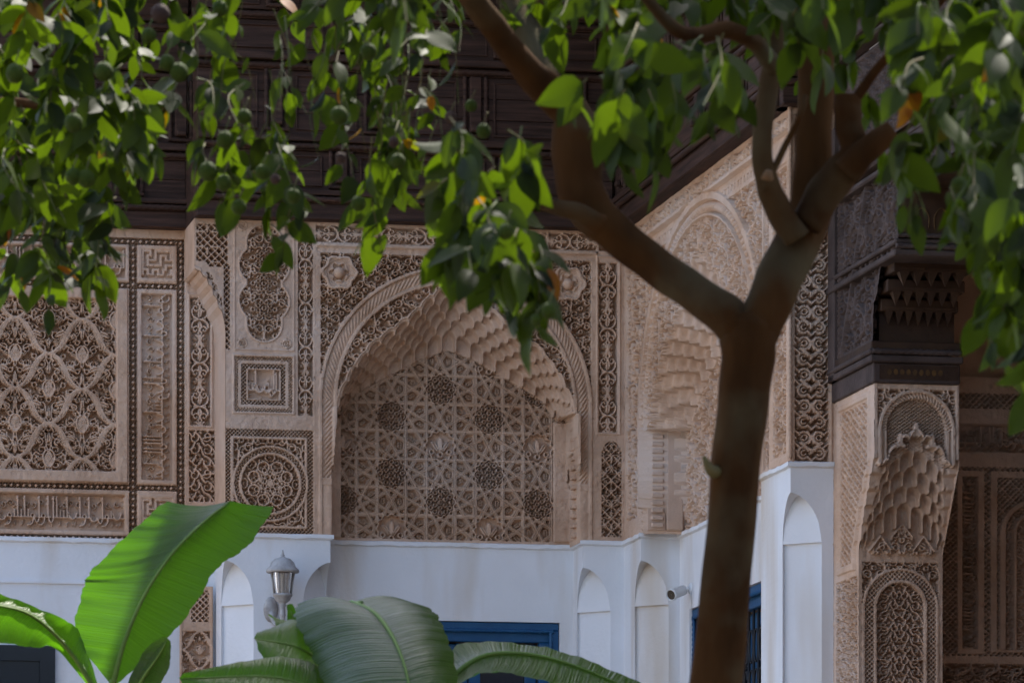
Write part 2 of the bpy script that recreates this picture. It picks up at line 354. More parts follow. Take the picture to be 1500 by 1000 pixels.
def star(x, y, L=83.):
    """twelve-fold star strapwork on a hexagonal lattice; returns height 0..1"""
    Wx = L*math.sqrt(3); R = L/2
    ia, ja = np.round(x/Wx), np.round(y/L); ib, jb = np.round(x/Wx-.5), np.round(y/L-.5)
    ax, ay = x-ia*Wx, y-ja*L; bx, by = x-(ib+.5)*Wx, y-(jb+.5)*L
    n = (ax*ax+ay*ay) < (bx*bx+by*by); dx, dy = np.where(n, ax, bx), np.where(n, ay, by)
    lotus = np.where(n, np.mod(ja, 3) == 1, np.mod(jb, 3) == 2)
    r = np.hypot(dx, dy); ph = np.arctan2(dx, dy); f6 = np.abs(np.mod(ph+PI/6, PI/3)-PI/6); px, py = r*np.cos(f6), r*np.sin(f6)
    def seg(a, b):
        q = np.clip(((px-a[0])*(b[0]-a[0])+(py-a[1])*(b[1]-a[1]))/((b[0]-a[0])**2+(b[1]-a[1])**2), 0, 1)
        return np.hypot(px-a[0]-q*(b[0]-a[0]), py-a[1]-q*(b[1]-a[1]))
    c3, s3 = math.cos(PI/6), .5
    d = np.minimum(np.minimum(seg((R, 0), (.5*R, .2887*R)), seg((R*c3, R*s3), (.577*R, 0))), seg((R*c3, R*s3), (R+.1, R*s3)))
    v = ramp(d-3.1)*(1-.3*ramp(np.abs(d-1.3)-.4, .6))
    for q, rr in (((33.5, 0), 2.4), ((33.5*c3, 33.5*s3), 2.4), ((39.5, 12.5), 2.3)):
        e = np.hypot(px-q[0], py-q[1]); v = np.maximum(v, .75*ramp(np.abs(e-rr)-.8)); v = np.maximum(v, .7*ramp(e-.9))
    f12 = np.abs(np.mod(ph+PI/12, PI/6)-PI/12); qx, qy = r*np.cos(f12), r*np.sin(f12)
    ro = np.maximum(ramp(np.abs(np.hypot(qx-16.2, qy)-2.9)-.95), ramp(np.abs(np.hypot(px-8.6, py)-2.7)-.95))
    ro = np.maximum(ro, ramp(np.abs(r-2.6)-.9)); ro = np.maximum(ro, .8*ramp(np.abs(qy-r*.0)-.5)*(np.abs(r-12.3) < 1.6))
    ux, uy = (np.abs(dx)-7.5)*.83+(dy-1)*.55, -(np.abs(dx)-7.5)*.55+(dy-1)*.83
    lo = np.maximum(.9*ramp(np.hypot(dx/3.6, (dy+2)/11)*5-5, 1.6), .95*ramp(np.hypot(ux/3.0, uy/10)*4-4, 1.4)-.4*ramp(np.abs(ux)-.4, .6))
    lo = np.maximum(lo, ramp(np.abs(np.hypot((np.abs(dx)-13), (dy-9))-3.2)-1.1)); lo = np.maximum(lo, ramp(np.abs(np.hypot(dx, dy-13)-3.4)-1.1))
    rim = ramp(np.abs(r-21.5-1.2*np.cos(12*ph))-1.2)
    ins = r < 21.5
    v = np.where(ins, np.where(lotus, lo, ro), v); v = np.maximum(v, rim)
    return v, ins & ~lotus
def muqarnas(x, y, cx, outer, inner, n, period, depth, amp=9.):
    """tiers of small hooded cells stepping back under a cusped arch: (depth below face, inside mask, back mask)"""
    dx = np.abs(x-cx); yo = np.interp(dx, *zip(*outer)); yi = np.interp(dx, *zip(*inner)); sp = np.maximum((yi-yo)/n, 3)
    xs = np.linspace(0, outer[-1][0], 200); ys = np.interp(xs, *zip(*outer)); al = np.concatenate([[0], np.cumsum(np.hypot(np.diff(xs), np.diff(ys)))])
    s = np.interp(dx, xs, al)
    T_ = np.zeros(x.shape, int); cur = np.full(x.shape, -1e9); uu = np.zeros(x.shape)
    am = np.minimum(amp, sp*.8)
    for k in range(n+1):
        u = np.abs(np.cos(PI*(s/period+.5*(k % 2)))); c = yo+sp*k-am*(u**.55 if k < n else 0)
        m = y > c; T_[m] = k+1; cur = np.where(m, c, cur); uu = np.where(m, u, uu)
    q = np.clip((y-cur)/(sp*.9), 0, 1); g = np.clip(q/.34, 0, 1)**.5
    wv = np.clip(uu*2.3, 0, 1)**.8
    dep = np.where(T_ > n, depth, depth*((T_-1)+g*wv)/n)
    # small grooved lip along each hood
    lip = np.abs(y-cur-2.0) < .9
    dep = np.where((T_ > 0) & (T_ <= n) & lip, dep-.006, dep)
    return dep, T_ > 0, T_ > n
KD = 2.1
class Sec:
    """a carved face: height map over a metric rectangle, cut up into panels when it is emitted"""
    def __init__(s, x0, x1, y0, y1, P, cx=.95, cy=.95):
        s.x = np.linspace(x0, x1, int((x1-x0)/cx)+2); s.y = np.linspace(y0, y1, int((y1-y0)/cy)+2)
        s.X, s.Y = np.meshgrid(s.x, s.y); s.H = np.zeros(s.X.shape); s.keep = np.ones(s.X.shape, bool); s.P = P
    def box(s, x0, y0, x1, y1):
        i0, i1 = np.searchsorted(s.x, [x0, x1]); j0, j1 = np.searchsorted(s.y, [y0, y1]); return slice(j0, j1), slice(i0, i1)
    def put(s, r, fn, mask=None):
        b = s.box(*r); x, y = s.X[b]-r[0], s.Y[b]-r[1]; v = fn(x, y); h = s.H[b]
        s.H[b] = v if mask is None else np.where(mask(s.X[b], s.Y[b]), v, h)
    def carve(s, r, val, depth, mask=None, base=0.): s.put(r, lambda x, y: base-KD*depth*(1-val(x, y)), mask)
    def frame(s, r, wd, h):       # a raised or sunk fillet round a rectangle
        b = s.box(*r); x, y = s.X[b], s.Y[b]; d = np.minimum(np.minimum(x-r[0], r[2]-x), np.minimum(y-r[1], r[3]-y))
        s.H[b] = np.where(d < wd, h*np.clip(np.minimum(d, wd-d)/.8, 0, 1), s.H[b])
    def mesh(s, x0, y0, x1, y1):
        i0, j0 = max(0, np.searchsorted(s.x, x0-.01)), max(0, np.searchsorted(s.y, y0-.01))
        i1, j1 = min(len(s.x)-1, np.searchsorted(s.x, x1-.01)), min(len(s.y)-1, np.searchsorted(s.y, y1-.01))
        b = (slice(j0, j1+1), slice(i0, i1+1)); X, Y, H, K = s.X[b], s.Y[b], s.H[b], s.keep[b]
        V = s.P(X, Y, H).reshape(-1, 3); F = gridfaces(*X.shape); k = K.ravel()
        F = F[k[F].all(1)]
        return npmesh('relief', V, F)
def plane_b(b, x0, x1, y0, y1, xc):
    ac = A_(xc, b); aL, aR = A_(x0, b), A_(x1, b); zt, zb = Z_(y0, ac, b), Z_(y1, ac, b)
    def P(x, y, h): return np.stack([aL+(x-x0)/(x1-x0)*(aR-aL), b-h, zt+(y-y0)/(y1-y0)*(zb-zt)], -1)
    return P
def roughen(sec, amt=.0016):
    n = sec.H.shape; a = rng.normal(0, 1, (n[0]//5+2, n[1]//5+2)); a = np.kron(a, np.ones((5, 5)))[:n[0], :n[1]]
    a = (a+np.roll(a, 2, 0)+np.roll(a, 2, 1)+np.roll(a, -2, 0)+np.roll(a, -2, 1))/5
    sec.H += amt*a+rng.normal(0, amt*.35, n)
def PY_(z, a, b): return HOR-(z-EYE)*FPX/(D0+ST*a+CT*b)
def face(b, x0, x1, xc, zt=ZT, zb=ZL, **k):
    a = A_(xc, b); y0, y1 = PY_(zt, a, b), PY_(zb, a, b)
    return Sec(x0, x1, y0, y1, plane_b(b, x0, x1, y0, y1, xc), **k), y0, y1
# ================================================================ ground
g = obj('ground', pyd('ground', [(-400, -200, 0), (400, -200, 0), (400, 600, 0), (-400, 600, 0)], [(0, 1, 2, 3)]), M['ground']); g['kind'] = 'structure'
# ================================================================ white lower walls with scooped corner chamfers
def dado(path, cham, thick_dir, opening=None, c=.165, zap=4.645, zsh=4.395):
    """outer faces along a plan path; cham = indices of corners that are cut back under a small arch"""
    v, f = [], []
    def poly(P): k = len(v); v.extend(P); f.append(tuple(range(k, k+len(P))))
    n = 10; prof = [(e/n, math.sqrt(max(0, 1-(e/n)**1.7))) for e in range(n+1)]      # distance from corner, height
    P = [Vector((x, y)) for x, y in path]
    for i in range(len(P)-1):
        a, b = P[i], P[i+1]; d = (b-a).normalized(); L = (b-a).length
        pts = []
        ca = c if i in cham else 0; cb = c if i+1 in cham else 0
        def at3(s, z): q = a+d*s; return (q.x, q.y, z)
        if ca: pts += [at3(ca, 0)]+[at3(ca*e, zsh+(zap-zsh)*h) for e, h in prof[::-1]]
        else: pts += [at3(0, 0)]
        pts += [at3(0, ZL), at3(L, ZL)]
        if cb: pts += [at3(L-cb*e, zsh+(zap-zsh)*h) for e, h in prof]+[at3(L-cb, 0)]
        else: pts += [at3(L, 0)]
        if opening and opening[0] == i:
            s0, s1, zz, dep, nrm = opening[1:]
            pts += [at3(s1, 0), at3(s1, zz), at3(s0, zz), at3(s0, 0)]
            N = Vector(nrm)*dep
            for (sa, za), (sb, zb) in (((s0, 0), (s0, zz)), ((s0, zz), (s1, zz)), ((s1, zz), (s1, 0))):
                p, q = Vector(at3(sa, za)), Vector(at3(sb, zb)); poly([p, q, q+N, p+N])
        poly(pts)
    for i in cham:
        o = P[i]; d1 = (P[i-1]-o).normalized(); d2 = (P[i+1]-o).normalized()
        c1 = c2 = c
        A, B = o+d1*c1, o+d2*c2; nin = (d1+d2).normalized()
        row1, row2 = [], []
        for k in range(-n, n+1):
            e = abs(k)/n; h = zsh+(zap-zsh)*math.sqrt(max(0, 1-e**1.7)); fp = o+(d1*c1 if k < 0 else d2*c2)*e
            cp = A+(B-A)*((k/n)+1)/2; row1.append((fp.x, fp.y, h)); row2.append((cp.x, cp.y, h))
        for k in range(2*n): poly([row1[k], row1[k+1], row2[k+1], row2[k]])
        poly([(A.x, A.y, zsh)]+row2+[(B.x, B.y, zsh)])
        w_ = nin*.02; A2_, B2_ = A+w_, B+w_          # lower chamfer set back under a thin ledge
        poly([(A.x, A.y, zsh), (B.x, B.y, zsh), (B2_.x, B2_.y, zsh), (A2_.x, A2_.y, zsh)])
        poly([(A2_.x, A2_.y, 0), (A2_.x, A2_.y, zsh), (B2_.x, B2_.y, zsh), (B2_.x, B2_.y, 0)])
        poly([(A.x, A.y, 0), (A.x, A.y, zsh), (A2_.x, A2_.y, zsh), (A2_.x, A2_.y, 0)]); poly([(B.x, B.y, 0), (B.x, B.y, zsh), (B2_.x, B2_.y, zsh), (B2_.x, B2_.y, 0)])
    return pyd('dado', v, f)
def ledge(path, out=.018, h=.03, z=ZL):
    P = [Vector((x, y)) for x, y in path]; v, f = [], []; off = []
    for i, p in enumerate(P):
        ns = []
        for q, r in ((i-1, i), (i, i+1)):
            if 0 <= q and r < len(P): d = (P[r]-P[q]).normalized(); ns.append(Vector((d.y, -d.x)))
        o = ns[0] if len(ns) == 1 else ns[0]+ns[1]
        off.append(p+o*out)
    wob = random.Random(3)
    for i in range(len(P)-1):
        L = (P[i+1]-P[i]).length; n = max(1, int(L/.05)); k = len(v)
        for j in range(n+1):
            t = j/n; a = P[i]+(P[i+1]-P[i])*t; b = off[i]+(off[i+1]-off[i])*t; e = wob.uniform(-.004, .004)
            v += [(a.x, a.y, z+h*.55), (b.x, b.y, z+h*.4+e), (b.x, b.y, z-h*.3+e), (a.x, a.y, z-h*.6)]
        for j in range(n):
            for m_ in range(3): q = k+j*4+m_; f.append((q, q+1, q+5, q+4))
    return pyd('ledge', v, f)
aP, aN0, aN1 = A_(330, 0), A_(484, 0), A_(854, 0)
front_path = [(A_(-160, BL), BL), (aP, BL), (aP, 0), (aN0, 0), (aN0, ND), (aN1, ND), (aN1, 0), (AS, 0)]
SB0, SB1 = -.454, B_(1115, AS)
side_path = [(AS, 0), (AS, SB0), (AS+SN, SB0), (AS+SN, SB1), (AS, SB1), (AS, BP), (A2, BP)]
fw = thing('palace_facade', 'pale facade of carved stucco panels and one arched niche above white plaster', 'facade', (0, .6, 0))
dz = 4.345
d0, d1 = A_(560, ND)-aN0, A_(820, ND)-aN0
part('dado', dado(front_path, (2, 3, 6), None, (4, d0, d1, dz, .14, (0, 1, 0))), M['white'], fw, label='white limewashed lower wall with scooped corners')
part('ledge', ledge(front_path), M['white'], fw)
sw = thing('palace_facade', 'side facade of carved stucco with large arch, standing behind the tree trunk', 'facade', (AS+.4, -2, 0))
w0, w1 = SB0-B_(1010, AS+SN), SB0+2.55
part('dado', dado(side_path, (1, 5), None, (2, w0, 2.5, dz, .14, (1, 0, 0))), M['white'], sw, label='white limewashed lower wall with tall scooped corner')
part('ledge', ledge(side_path), M['white'], sw)
# ================================================================ left bay
S, y0, y1 = face(BL, -60, 322, 130); O = y0-333
def yy(y): return y+O
def diam_h(r, horiz=True):
    m = (r[1]+r[3])/2-r[1] if horiz else (r[2]+r[0])/2-r[0]
    S.carve(r, (lambda x, y: diamonds(x, y-m)) if horiz else (lambda x, y: diamonds(y, x-m)), .03)
def panel(r, bw, fn, depth, lip=.006):
    S.frame(r, bw, lip); q = (r[0]+bw, r[1]+bw, r[2]-bw, r[3]-bw); S.carve(q, fn, depth); return q
for r in ((-60, 346, 270, 355), (-60, 411, 270, 420), (-60, 707, 270, 716), (-60, 783, 270, 790)): diam_h((r[0], yy(r[1]), r[2], yy(r[3])))
for r in ((189, 346, 200, 790), (259, 346, 270, 790)): diam_h((r[0], yy(r[1]), r[2], yy(r[3])), False)
def kufic(n):
    def fn(x, y):
        i = np.clip((x/n*13), 0, 11.99).astype(int) if False else np.clip((x/n*12), 0, 11.99).astype(int); j = np.clip((y/n*13), 0, 12.99).astype(int)
        return np.array([[int(c) for c in row] for row in KUFIC])[j, i]*1.
    return fn
for y_ in (356, 721): panel((201, yy(y_), 258, yy(y_+(54 if y_ < 400 else 61))), 6, kufic(45), .014)
tv = text(272, 46, 4); panel((201, yy(421), 258, yy(706)), 6, lambda x, y: tv(y, x), .02)
th1 = text(240, 44, 9); panel((-60, yy(356), 188, yy(410)), 5, lambda x, y: th1(x, y), .024)
th2 = text(240, 52, 12); panel((-60, yy(717), 188, yy(782)), 6, lambda x, y: th2(x, y), .024)
S.frame((-60-30, yy(421), 186, yy(706)), 17, .03)
S.carve((-60, yy(438), 169, yy(689)), lambda x, y: np.maximum(T['net'](x+16, y+22), .88*T['rings'](np.abs(np.mod(x+16, 98)-49)*.95, y*.95)), .036)
# strip seen behind the half arch
S.carve((279, yy(430), 308, yy(618)), lambda x, y: T['lyre'](x, y), .03); S.carve((277, yy(626), 316, yy(730)), lambda x, y: T['dense'](x*.85, y*.85), .03)
S.frame((274, yy(424), 312, yy(622)), 4, .008)
roughen(S)
for nm, r, lb in (('plain_band', (-60, 0, 322, 345), None), ('inscription_panel', (-60, 345, 189, 411), 'carved horizontal script band'), ('kufic_panel', (189, 345, 272, 411), 'square panel of angular script'),
              ('arabesque_panel', (-60, 411, 189, 711), 'large panel of interlaced palmette arches'), ('inscription_panel', (189, 411, 272, 711), 'upright band of carved script'),
              ('inscription_panel', (-60, 711, 189, 900), 'lower carved script band'), ('kufic_panel', (189, 711, 272, 900), 'square panel of angular script'),
              ('arabesque_strip', (272, 345, 322, 622), None), ('arabesque_strip', (272, 622, 322, 900), None)):
    part(nm, S.mesh(r[0], yy(r[1]), r[2], yy(r[3])), M['stucco'], fw, label=lb)
# carved jamb below, between the dark doorway and the white pier
S, y0, y1 = face(BL-.07, 263, 312, 288, 4.53, 2.2); S.frame((263, y0, 312, y1), 4, .005)
S.carve((280, y0+6, 306, y0+52), lambda x, y: lattice(x, y, 9, 1.6), .02); S.carve((267, y0+66, 308, y1-4), lambda x, y: T['net'](x*1.9, y*1.9), .02); roughen(S)
part('jamb_panel', S.mesh(263, y0, 312, y1), M['stucco'], fw)
part('string_course', boxes([(A_(-160, BL), A_(262, BL), BL-.012, BL+.02, 4.535, 4.55)]), M['white'], fw)
# ================================================================ stucco pier beside the niche, with the half-arch corbel
S, y0, y1 = face(0, 285, 462, 380); O = y0-322
curve = [(285, 396), (289, 399), (293, 399), (297, 406), (303, 410), (305, 418), (311, 424), (312, 433), (318, 440), (319, 450), (325, 458), (328, 470), (330, 486)]
cx_, cy_ = [c[0] for c in curve], [c[1] for c in curve]
lim = np.interp(S.X, cx_, cy_); S.keep = ~((S.X < 330) & (S.Y > lim+O))
S.carve((288, yy(330), 334, yy(392)), lambda x, y: np.maximum(lattice(x, y, 11, 1.5), np.maximum(ramp(np.abs(np.mod(y, 22)-11)-1.5)*(np.mod(x, 22) < 11), ramp(np.abs(np.mod(x, 22)-16)-1.5)*(np.mod(y, 33) < 12))), .035); S.carve((328, yy(388), 337, yy(512)), lambda x, y: lattice(x, y, 8.6, 1.3), .035)
S.put((286, yy(385), 329, yy(490)), lambda x, y: np.zeros_like(x), lambda X, Y: Y > np.interp(X, cx_, cy_)+O-26)
band = np.abs(S.Y-(lim+O)+3)
S.carve((296, yy(398), 328, yy(458)), lambda x, y: T['dense2'](x, y), .025, lambda X, Y: (np.interp(X, cx_, cy_)+O-Y > 9) & (np.interp(X, cx_, cy_)+O-Y < 20) & (X > 300) & (X < 325))
S.H = np.where((band < 2) & (S.X < 329), .006, S.H)
def lobed(X, Y):        # lobed cartouche outline
    x, y = np.abs(X-387), np.abs(Y-yy(414)); 
    return np.minimum(np.minimum(np.hypot(x, np.maximum(y-60, 0))-24, np.maximum(np.hypot(x-8, y-26)-27, x-36)), np.maximum(np.maximum(x-22, y-64), 0)+np.where((x < 22) & (y < 64), -3, 9))
S.frame((342, yy(322), 432, yy(513)), 3, .006)
d = lobed(S.X, S.Y); ca = np.where(d < 0, -.06*(1-np.maximum(T['rings'](np.abs(S.X-387)*1.05+3, np.abs(S.Y-yy(414))*1.05), 0)), 0)
for k in (-36, 0, 36):     # three small rosettes in the cartouche
    r = np.hypot(S.X-387, S.Y-yy(414)-k); a = np.arctan2(S.Y-yy(414)-k, S.X-387); f = np.abs(np.mod(a, PI/4)-PI/8); q = np.maximum(ramp(np.abs(np.hypot(r*np.cos(f)-9, r*np.sin(f))-2.6)-.9), ramp(np.abs(r-3)-.9))
    ca = np.where(r < 12.5, -.06*(1-q), ca)
inside = (S.X > 345) & (S.X < 430) & (S.Y > yy(326)) & (S.Y < yy(510)); S.H = np.where(inside & (d < 0), ca, S.H); S.H = np.where(inside & (np.abs(d-2.2) < 1.3), .008, S.H)
for dx in (-32, 33):
    for y_ in (331, 502):
        r = np.hypot(S.X-387-dx, S.Y-yy(y_)); S.H = np.where(r < 7.5, np.where((np.abs(r-6) < 1) | (np.abs(np.mod(r*1.1+np.arctan2(S.Y-yy(y_), S.X-387-dx)*1.6, 3.2)-1.6) < .8), .006, -.008), S.H)
S.frame((340, yy(518), 432, yy(606)), 4, .01); S.carve((344, yy(522), 428, yy(602)), lambda x, y: lattice(x, y, 4.2, .8), .012)
S.put((349, yy(527), 423, yy(597)), lambda x, y: 0*x); S.carve((354, yy(532), 418, yy(592)), lambda x, y: lattice(x, y, 5.5, 1.), .026)
S.put((361, yy(539), 411, yy(585)), lambda x, y: .003+0*x); tq = text(46, 42, 21, False); tq2 = text(46, 42, 33, False)
S.carve((363, yy(541), 409, yy(583)), lambda x, y: np.maximum(tq(x, y), .9*tq2(x+3, y*.8+4)), .02)
S.carve((437, yy(345), 459, yy(606)), lambda x, y: T['lyre'](x*1.27, y*1.0), .03)
# circle medallion
R0 = (326, yy(624), 461, yy(783)); mx, my = 396, yy(707)
S.carve((329, yy(628), 459, yy(781)), lambda x, y: lattice(x, y, 5.6, 1.), .024)
S.put((338, yy(638), 450, yy(772)), lambda x, y: .002+0*x); S.carve((342, yy(642), 446, yy(768)), lambda x, y: T['rings'](np.abs(x-54)*.95, np.abs(y-65)*.95), .03)
r = np.hypot(S.X-mx, S.Y-my); an = np.arctan2(S.Y-my, S.X-mx)
m = r < 56; med = np.where(r > 52.5, .004, np.where(r > 46, -.04*(1-lattice(an*50, r, 5.6, 1.)), np.where(r > 42, .004, 0)))
f8 = np.abs(np.mod(an, PI/4)-PI/8); bx_, by_ = r*np.cos(f8), r*np.sin(f8)
flo = np.maximum(T['dense'](bx_*1.1, by_*1.1+9), np.maximum(ramp(np.abs(np.hypot(bx_-26, by_)-8)-1.5), ramp(np.abs(np.hypot(bx_-10, by_)-4)-1.2)))
med = np.where(r < 42, -.06*(1-flo), med); med = np.where(r < 5, .0, med); S.H = np.where(m & (S.X > 338) & (S.X < 461), med, S.H)
roughen(S)
for nm, r, lb in (('corbel', (285, 0, 341, 513), 'pierced lattice corbel over a half arch'), ('cartouche_panel', (341, 0, 434, 515), 'lobed cartouche with corner rosettes'), ('arabesque_strip', (434, 0, 463, 610), None),
              ('pier_edge', (285, 513, 341, 610), None), ('inscription_panel', (341, 515, 434, 610), 'small square framed script panel'), ('medallion_panel', (285, 610, 463, 900), 'square panel with round floral medallion')):
    part(nm, S.mesh(r[0], yy(r[1]) if r[1] else 0, r[2], yy(r[3])), M['stucco'], fw, label=lb)
pts = [(285, 322)]+curve+[(330, 800)]; v = []
for x_, y_ in pts:
    p = S.P(np.array(x_), np.array(min(yy(y_), y1)), np.array(0.)); v += [tuple(p), (p[0], BL, p[2])]
part('corbel_soffit', pyd('s', v, [(2*i, 2*i+1, 2*i+3, 2*i+2) for i in range(len(pts)-1)]), M['stucco'], fw)
# ================================================================ front niche
S, y0, y1 = face(0, 462, 914, 665); O = y0-337; CX, CY = 667, 594
frz = lambda x, y: T['lyre'](y*1.15, x)
for x0_, x1_ in ((463, 640), (643, 800), (803, 874)): S.carve((x0_, yy(341), x1_, yy(365)), frz, .028)
S.carve((877, yy(341), 906, yy(365)), frz, .028)
S.put((464, yy(367), 874, yy(372)), lambda x, y: .012+0*x); S.put((464, yy(372), 874, yy(380)), lambda x, y: -.006+0*x)
sp = (470, yy(381), 865, yy(594)); S.carve(sp, lambda x, y: T['rings'](np.abs(x-197)*1.15+9, y*1.15), .036)
r = np.hypot(S.X-CX, np.minimum(S.Y-yy(CY), 0)); an = np.arctan2(np.minimum(S.Y-yy(CY), 0), S.X-CX); along = np.where(S.Y < yy(CY), an*186, S.Y)
dxx = np.abs(S.X-CX)
reg = (S.Y > yy(381))
# beyond the arch below the springing: plain fillets
S.H = np.where(reg & (S.Y > yy(594)) & (r > 195), 0, S.H)
tw_ = np.mod(along+(r-186)*1.2*np.sign(S.X-CX+.01), 7.4)/7.4
ropeh = -.010+.014*np.abs(np.sin(PI*tw_))*np.clip(1-((r-186.5)/8)**2, 0, 1)
lowplain = S.Y > yy(716); ropeh = np.where(lowplain, .004*np.clip(1-((r-186.5)/6)**2, 0, 1), ropeh); ropeh = np.where(np.abs(S.Y-yy(714)) < 5, .006, ropeh)
S.H = np.where(reg & (r <= 200) & (r > 195), .010, S.H); S.H = np.where(reg & (r <= 195) & (r > 178), ropeh, S.H); S.H = np.where(reg & (r <= 178) & (r > 173), .006, S.H)
outer = [(0, 428), (35, 450), (63, 477), (92, 498), (122, 520), (148, 552), (166, 590), (176, 640), (181, 700)]
inner = [(0, 508), (40, 522), (70, 540), (110, 560), (140, 580), (158, 606), (168, 650), (176, 700)]
outer = [(a, b+O) for a, b in outer]; inner = [(a, b+O) for a, b in inner]
ins = reg & (r <= 173)
S.H = np.where(ins, -.06*(1-T['rings'](np.abs(S.X-CX)*1.0+6, S.Y*1.0+4)), S.H)
dep, mi, mb = muqarnas(S.X, S.Y, CX, outer, inner, 5, 25., ND, 14.)
low = (S.Y > yy(606)) & (dxx < 181)
mi = (mi | low) & (dxx < 181) & (S.Y > yy(400)); mb = mb | (low & (dxx < 175)); dep = np.where(low & mb, ND, dep)
yo = np.interp(dxx, *zip(*outer)); s_edge = np.zeros_like(S.X)
e0 = np.where(mi, 1, 0); edge = np.zeros_like(S.X, bool)
for k in range(1, 8):
    edge |= (~mi) & (np.roll(e0, -k, 0) == 1) | ((~mi) & ((np.roll(e0, k, 1) == 1) | (np.roll(e0, -k, 1) == 1)))
edge1 = np.zeros_like(edge)
for k in range(3, 5): edge1 |= (~mi) & ((np.roll(e0, -k, 0) == 1) | (np.roll(e0, k, 1) == 1) | (np.roll(e0, -k, 1) == 1))
S.H = np.where(ins & edge, .006, S.H); S.H = np.where(ins & edge & edge1, -.004, S.H)
sv_, dark = star(S.X-657, S.Y-yy(566))
back = -ND-np.where(dark, .10, .05)*(1-sv_)
back = np.where((dxx > 157) & (S.Y > yy(612)) , -ND+.02, back); back = np.where(S.Y > yy(787), -ND, back)
S.H = np.where(mi, -dep, S.H); S.H = np.where(mb & mi, back, S.H)
S.H = np.where((S.Y > yy(594)) & (dxx >= 181) & (r <= 173), .0, S.H)
# two bosses' seats in the spandrels
BOSS = ((497, 409), (832, 415))
for bx, by in BOSS:
    q = np.hypot(S.X-bx, S.Y-yy(by)); a = np.arctan2(S.Y-yy(by), S.X-bx)
    S.H = np.where(q < 25+2*np.cos(6*a), np.where(q > 21+2*np.cos(6*a), .008, np.where(q < 12+2.5*np.cos(6*a), -.03, -.004-.008*(np.abs(q-16) < 2))), S.H)
S.carve((877, yy(383), 904, yy(632)), lambda x, y: T['lyre'](x*1.03, y*1.0), .032); S.frame((873, yy(372), 909, yy(636)), 3, .008)
S.carve((881, yy(645), 911, yy(786)), lambda x, y: np.maximum(T['rings'](np.abs(x-15)*1.2+4, y*1.2), lattice(x-15, y, 19, 1.6)), .034, lambda X, Y: Y > yy(645)+np.abs(X-896)**2*.07)
roughen(S)
for nm, r_, lb in (('frieze', (462, 0, 876, 366), 'horizontal scroll frieze under the beam'), ('corner_block', (876, 0, 914.5, 370), None), ('arabesque_strip', (874, 370, 914.5, 638), 'upright scroll strip'),
              ('arabesque_strip', (874, 638, 914.5, 900), 'arched pierced panel at the wall corner'), ('arched_niche', (462, 366, 874, 900), 'niche with stalactite hood and star strapwork back')):
    nn = part(nm, S.mesh(r_[0], yy(r_[1]) if r_[1] else 0, r_[2], yy(r_[3])), M['stucco'], fw, label=lb)
for bx, by in BOSS:
    p = S.P(np.array(float(bx)), np.array(float(yy(by))), np.array(-.03))
    me = lathe([(.001, .05), (.012, .048), (.026, .036), (.034, .018), (.034, 0)], 12); me.transform(Matrix.Translation(p) @ Matrix.Rotation(PI/2, 4, 'X'))
    part('boss', me, M['stucco'], fw, sub=nn)
# blocks of the ladder moulding on the niche's right return
for k in range(13):
    zz = S.P(np.array(850.), np.array(yy(612+14.2*k)), np.array(0.))[2]; aa = A_(667+181, 0)
    part('dentil', bevbox(aa-.022, aa+.01, .07, .15, zz-.012, zz+.012, .004), M['stucco'], fw, sub=nn)
# ================================================================ side wall reliefs
def Pside(x, y, h): return np.stack([AS-h, -x/250, ZT-y/250], -1)
LX = -BP*250; HY = (ZT-ZL)*250
S = Sec(0, LX, 0, HY, Pside, 1.9, .95)
X0, X1 = -SB0*250, -SB1*250; CX = (X0+X1)/2; HWo, HWi = (X1-X0)/2, (X1-X0)/2-26; YS = 300; RY = 262
S.carve((10, 4, LX-8, 27), lambda x, y: T['lyre'](y*1.15, x*.55), .034)
S.put((0, 29, LX, 35), lambda x, y: .03+0*x); S.put((0, 35, LX, 44), lambda x, y: -.004+0*x); S.carve((20, 45, X1+30, 54), lambda x, y: (np.mod(x, 18) < 11)*1., .02)
S.carve((14, 60, X1+16, YS), lambda x, y: T['rings'](np.abs(x-CX+14)*.5, y*.9), .042)
S.put((0, 58, 12, HY), lambda x, y: 0*x); S.carve((14, 70, 90, HY-30), lambda x, y: T['lyre'](x*.38, y), .036)
e = np.hypot((S.X-CX)/HWo, np.minimum(S.Y-YS, 0)/RY); an = np.arctan2(np.minimum(S.Y-YS, 0), S.X-CX)
al = np.where(S.Y < YS, an*300, S.Y); low = S.Y >= YS
bandr = (e < 1.0) & (e > .93); S.H = np.where((e < 1.04) & (e >= 1.0), .012, S.H)
S.H = np.where(bandr, -.03+.045*np.abs(np.sin(PI*np.mod(al+e*40, 13)/13))*np.clip(1-((e-.965)/.033)**2, 0, 1), S.H)
S.H = np.where((e <= .93) & (e > .915), .012, S.H)
ins = e <= .915; S.H = np.where(ins, -.07*(1-T['rings'](np.abs(S.X-CX)*.5, S.Y*.9)), S.H)
k_ = HWo/195.; so_ = lambda L: [(a*k_*.98, (b-594)*1.18+YS) for a, b in L]
outer = so_([(0, 428), (35, 450), (63, 477), (92, 498), (122, 520), (148, 552), (166, 590), (176, 640), (181, 700)])
inner = so_([(0, 508), (40, 522), (70, 540), (110, 560), (140, 580), (158, 606), (168, 650), (176, 700)])
dep, mi, mb = muqarnas(S.X, S.Y, CX, outer, inner, 5, 38., SN, 13.)
dxx = np.abs(S.X-CX); low = (S.Y > YS+10) & (dxx < HWo*.93); mi = (mi | low) & ins & (S.Y > 60); mb = mb | (low & (dxx < HWo*.9)); dep = np.where(low & mb, SN, dep)
S.H = np.where(mi, -dep, S.H); S.H = np.where(mb & mi, -SN-.055*(1-T['rings'](S.X*.42, S.Y*.8)), S.H)
far = S.X > X1+4
S.H = np.where(far & (S.Y > 30), 0, S.H)
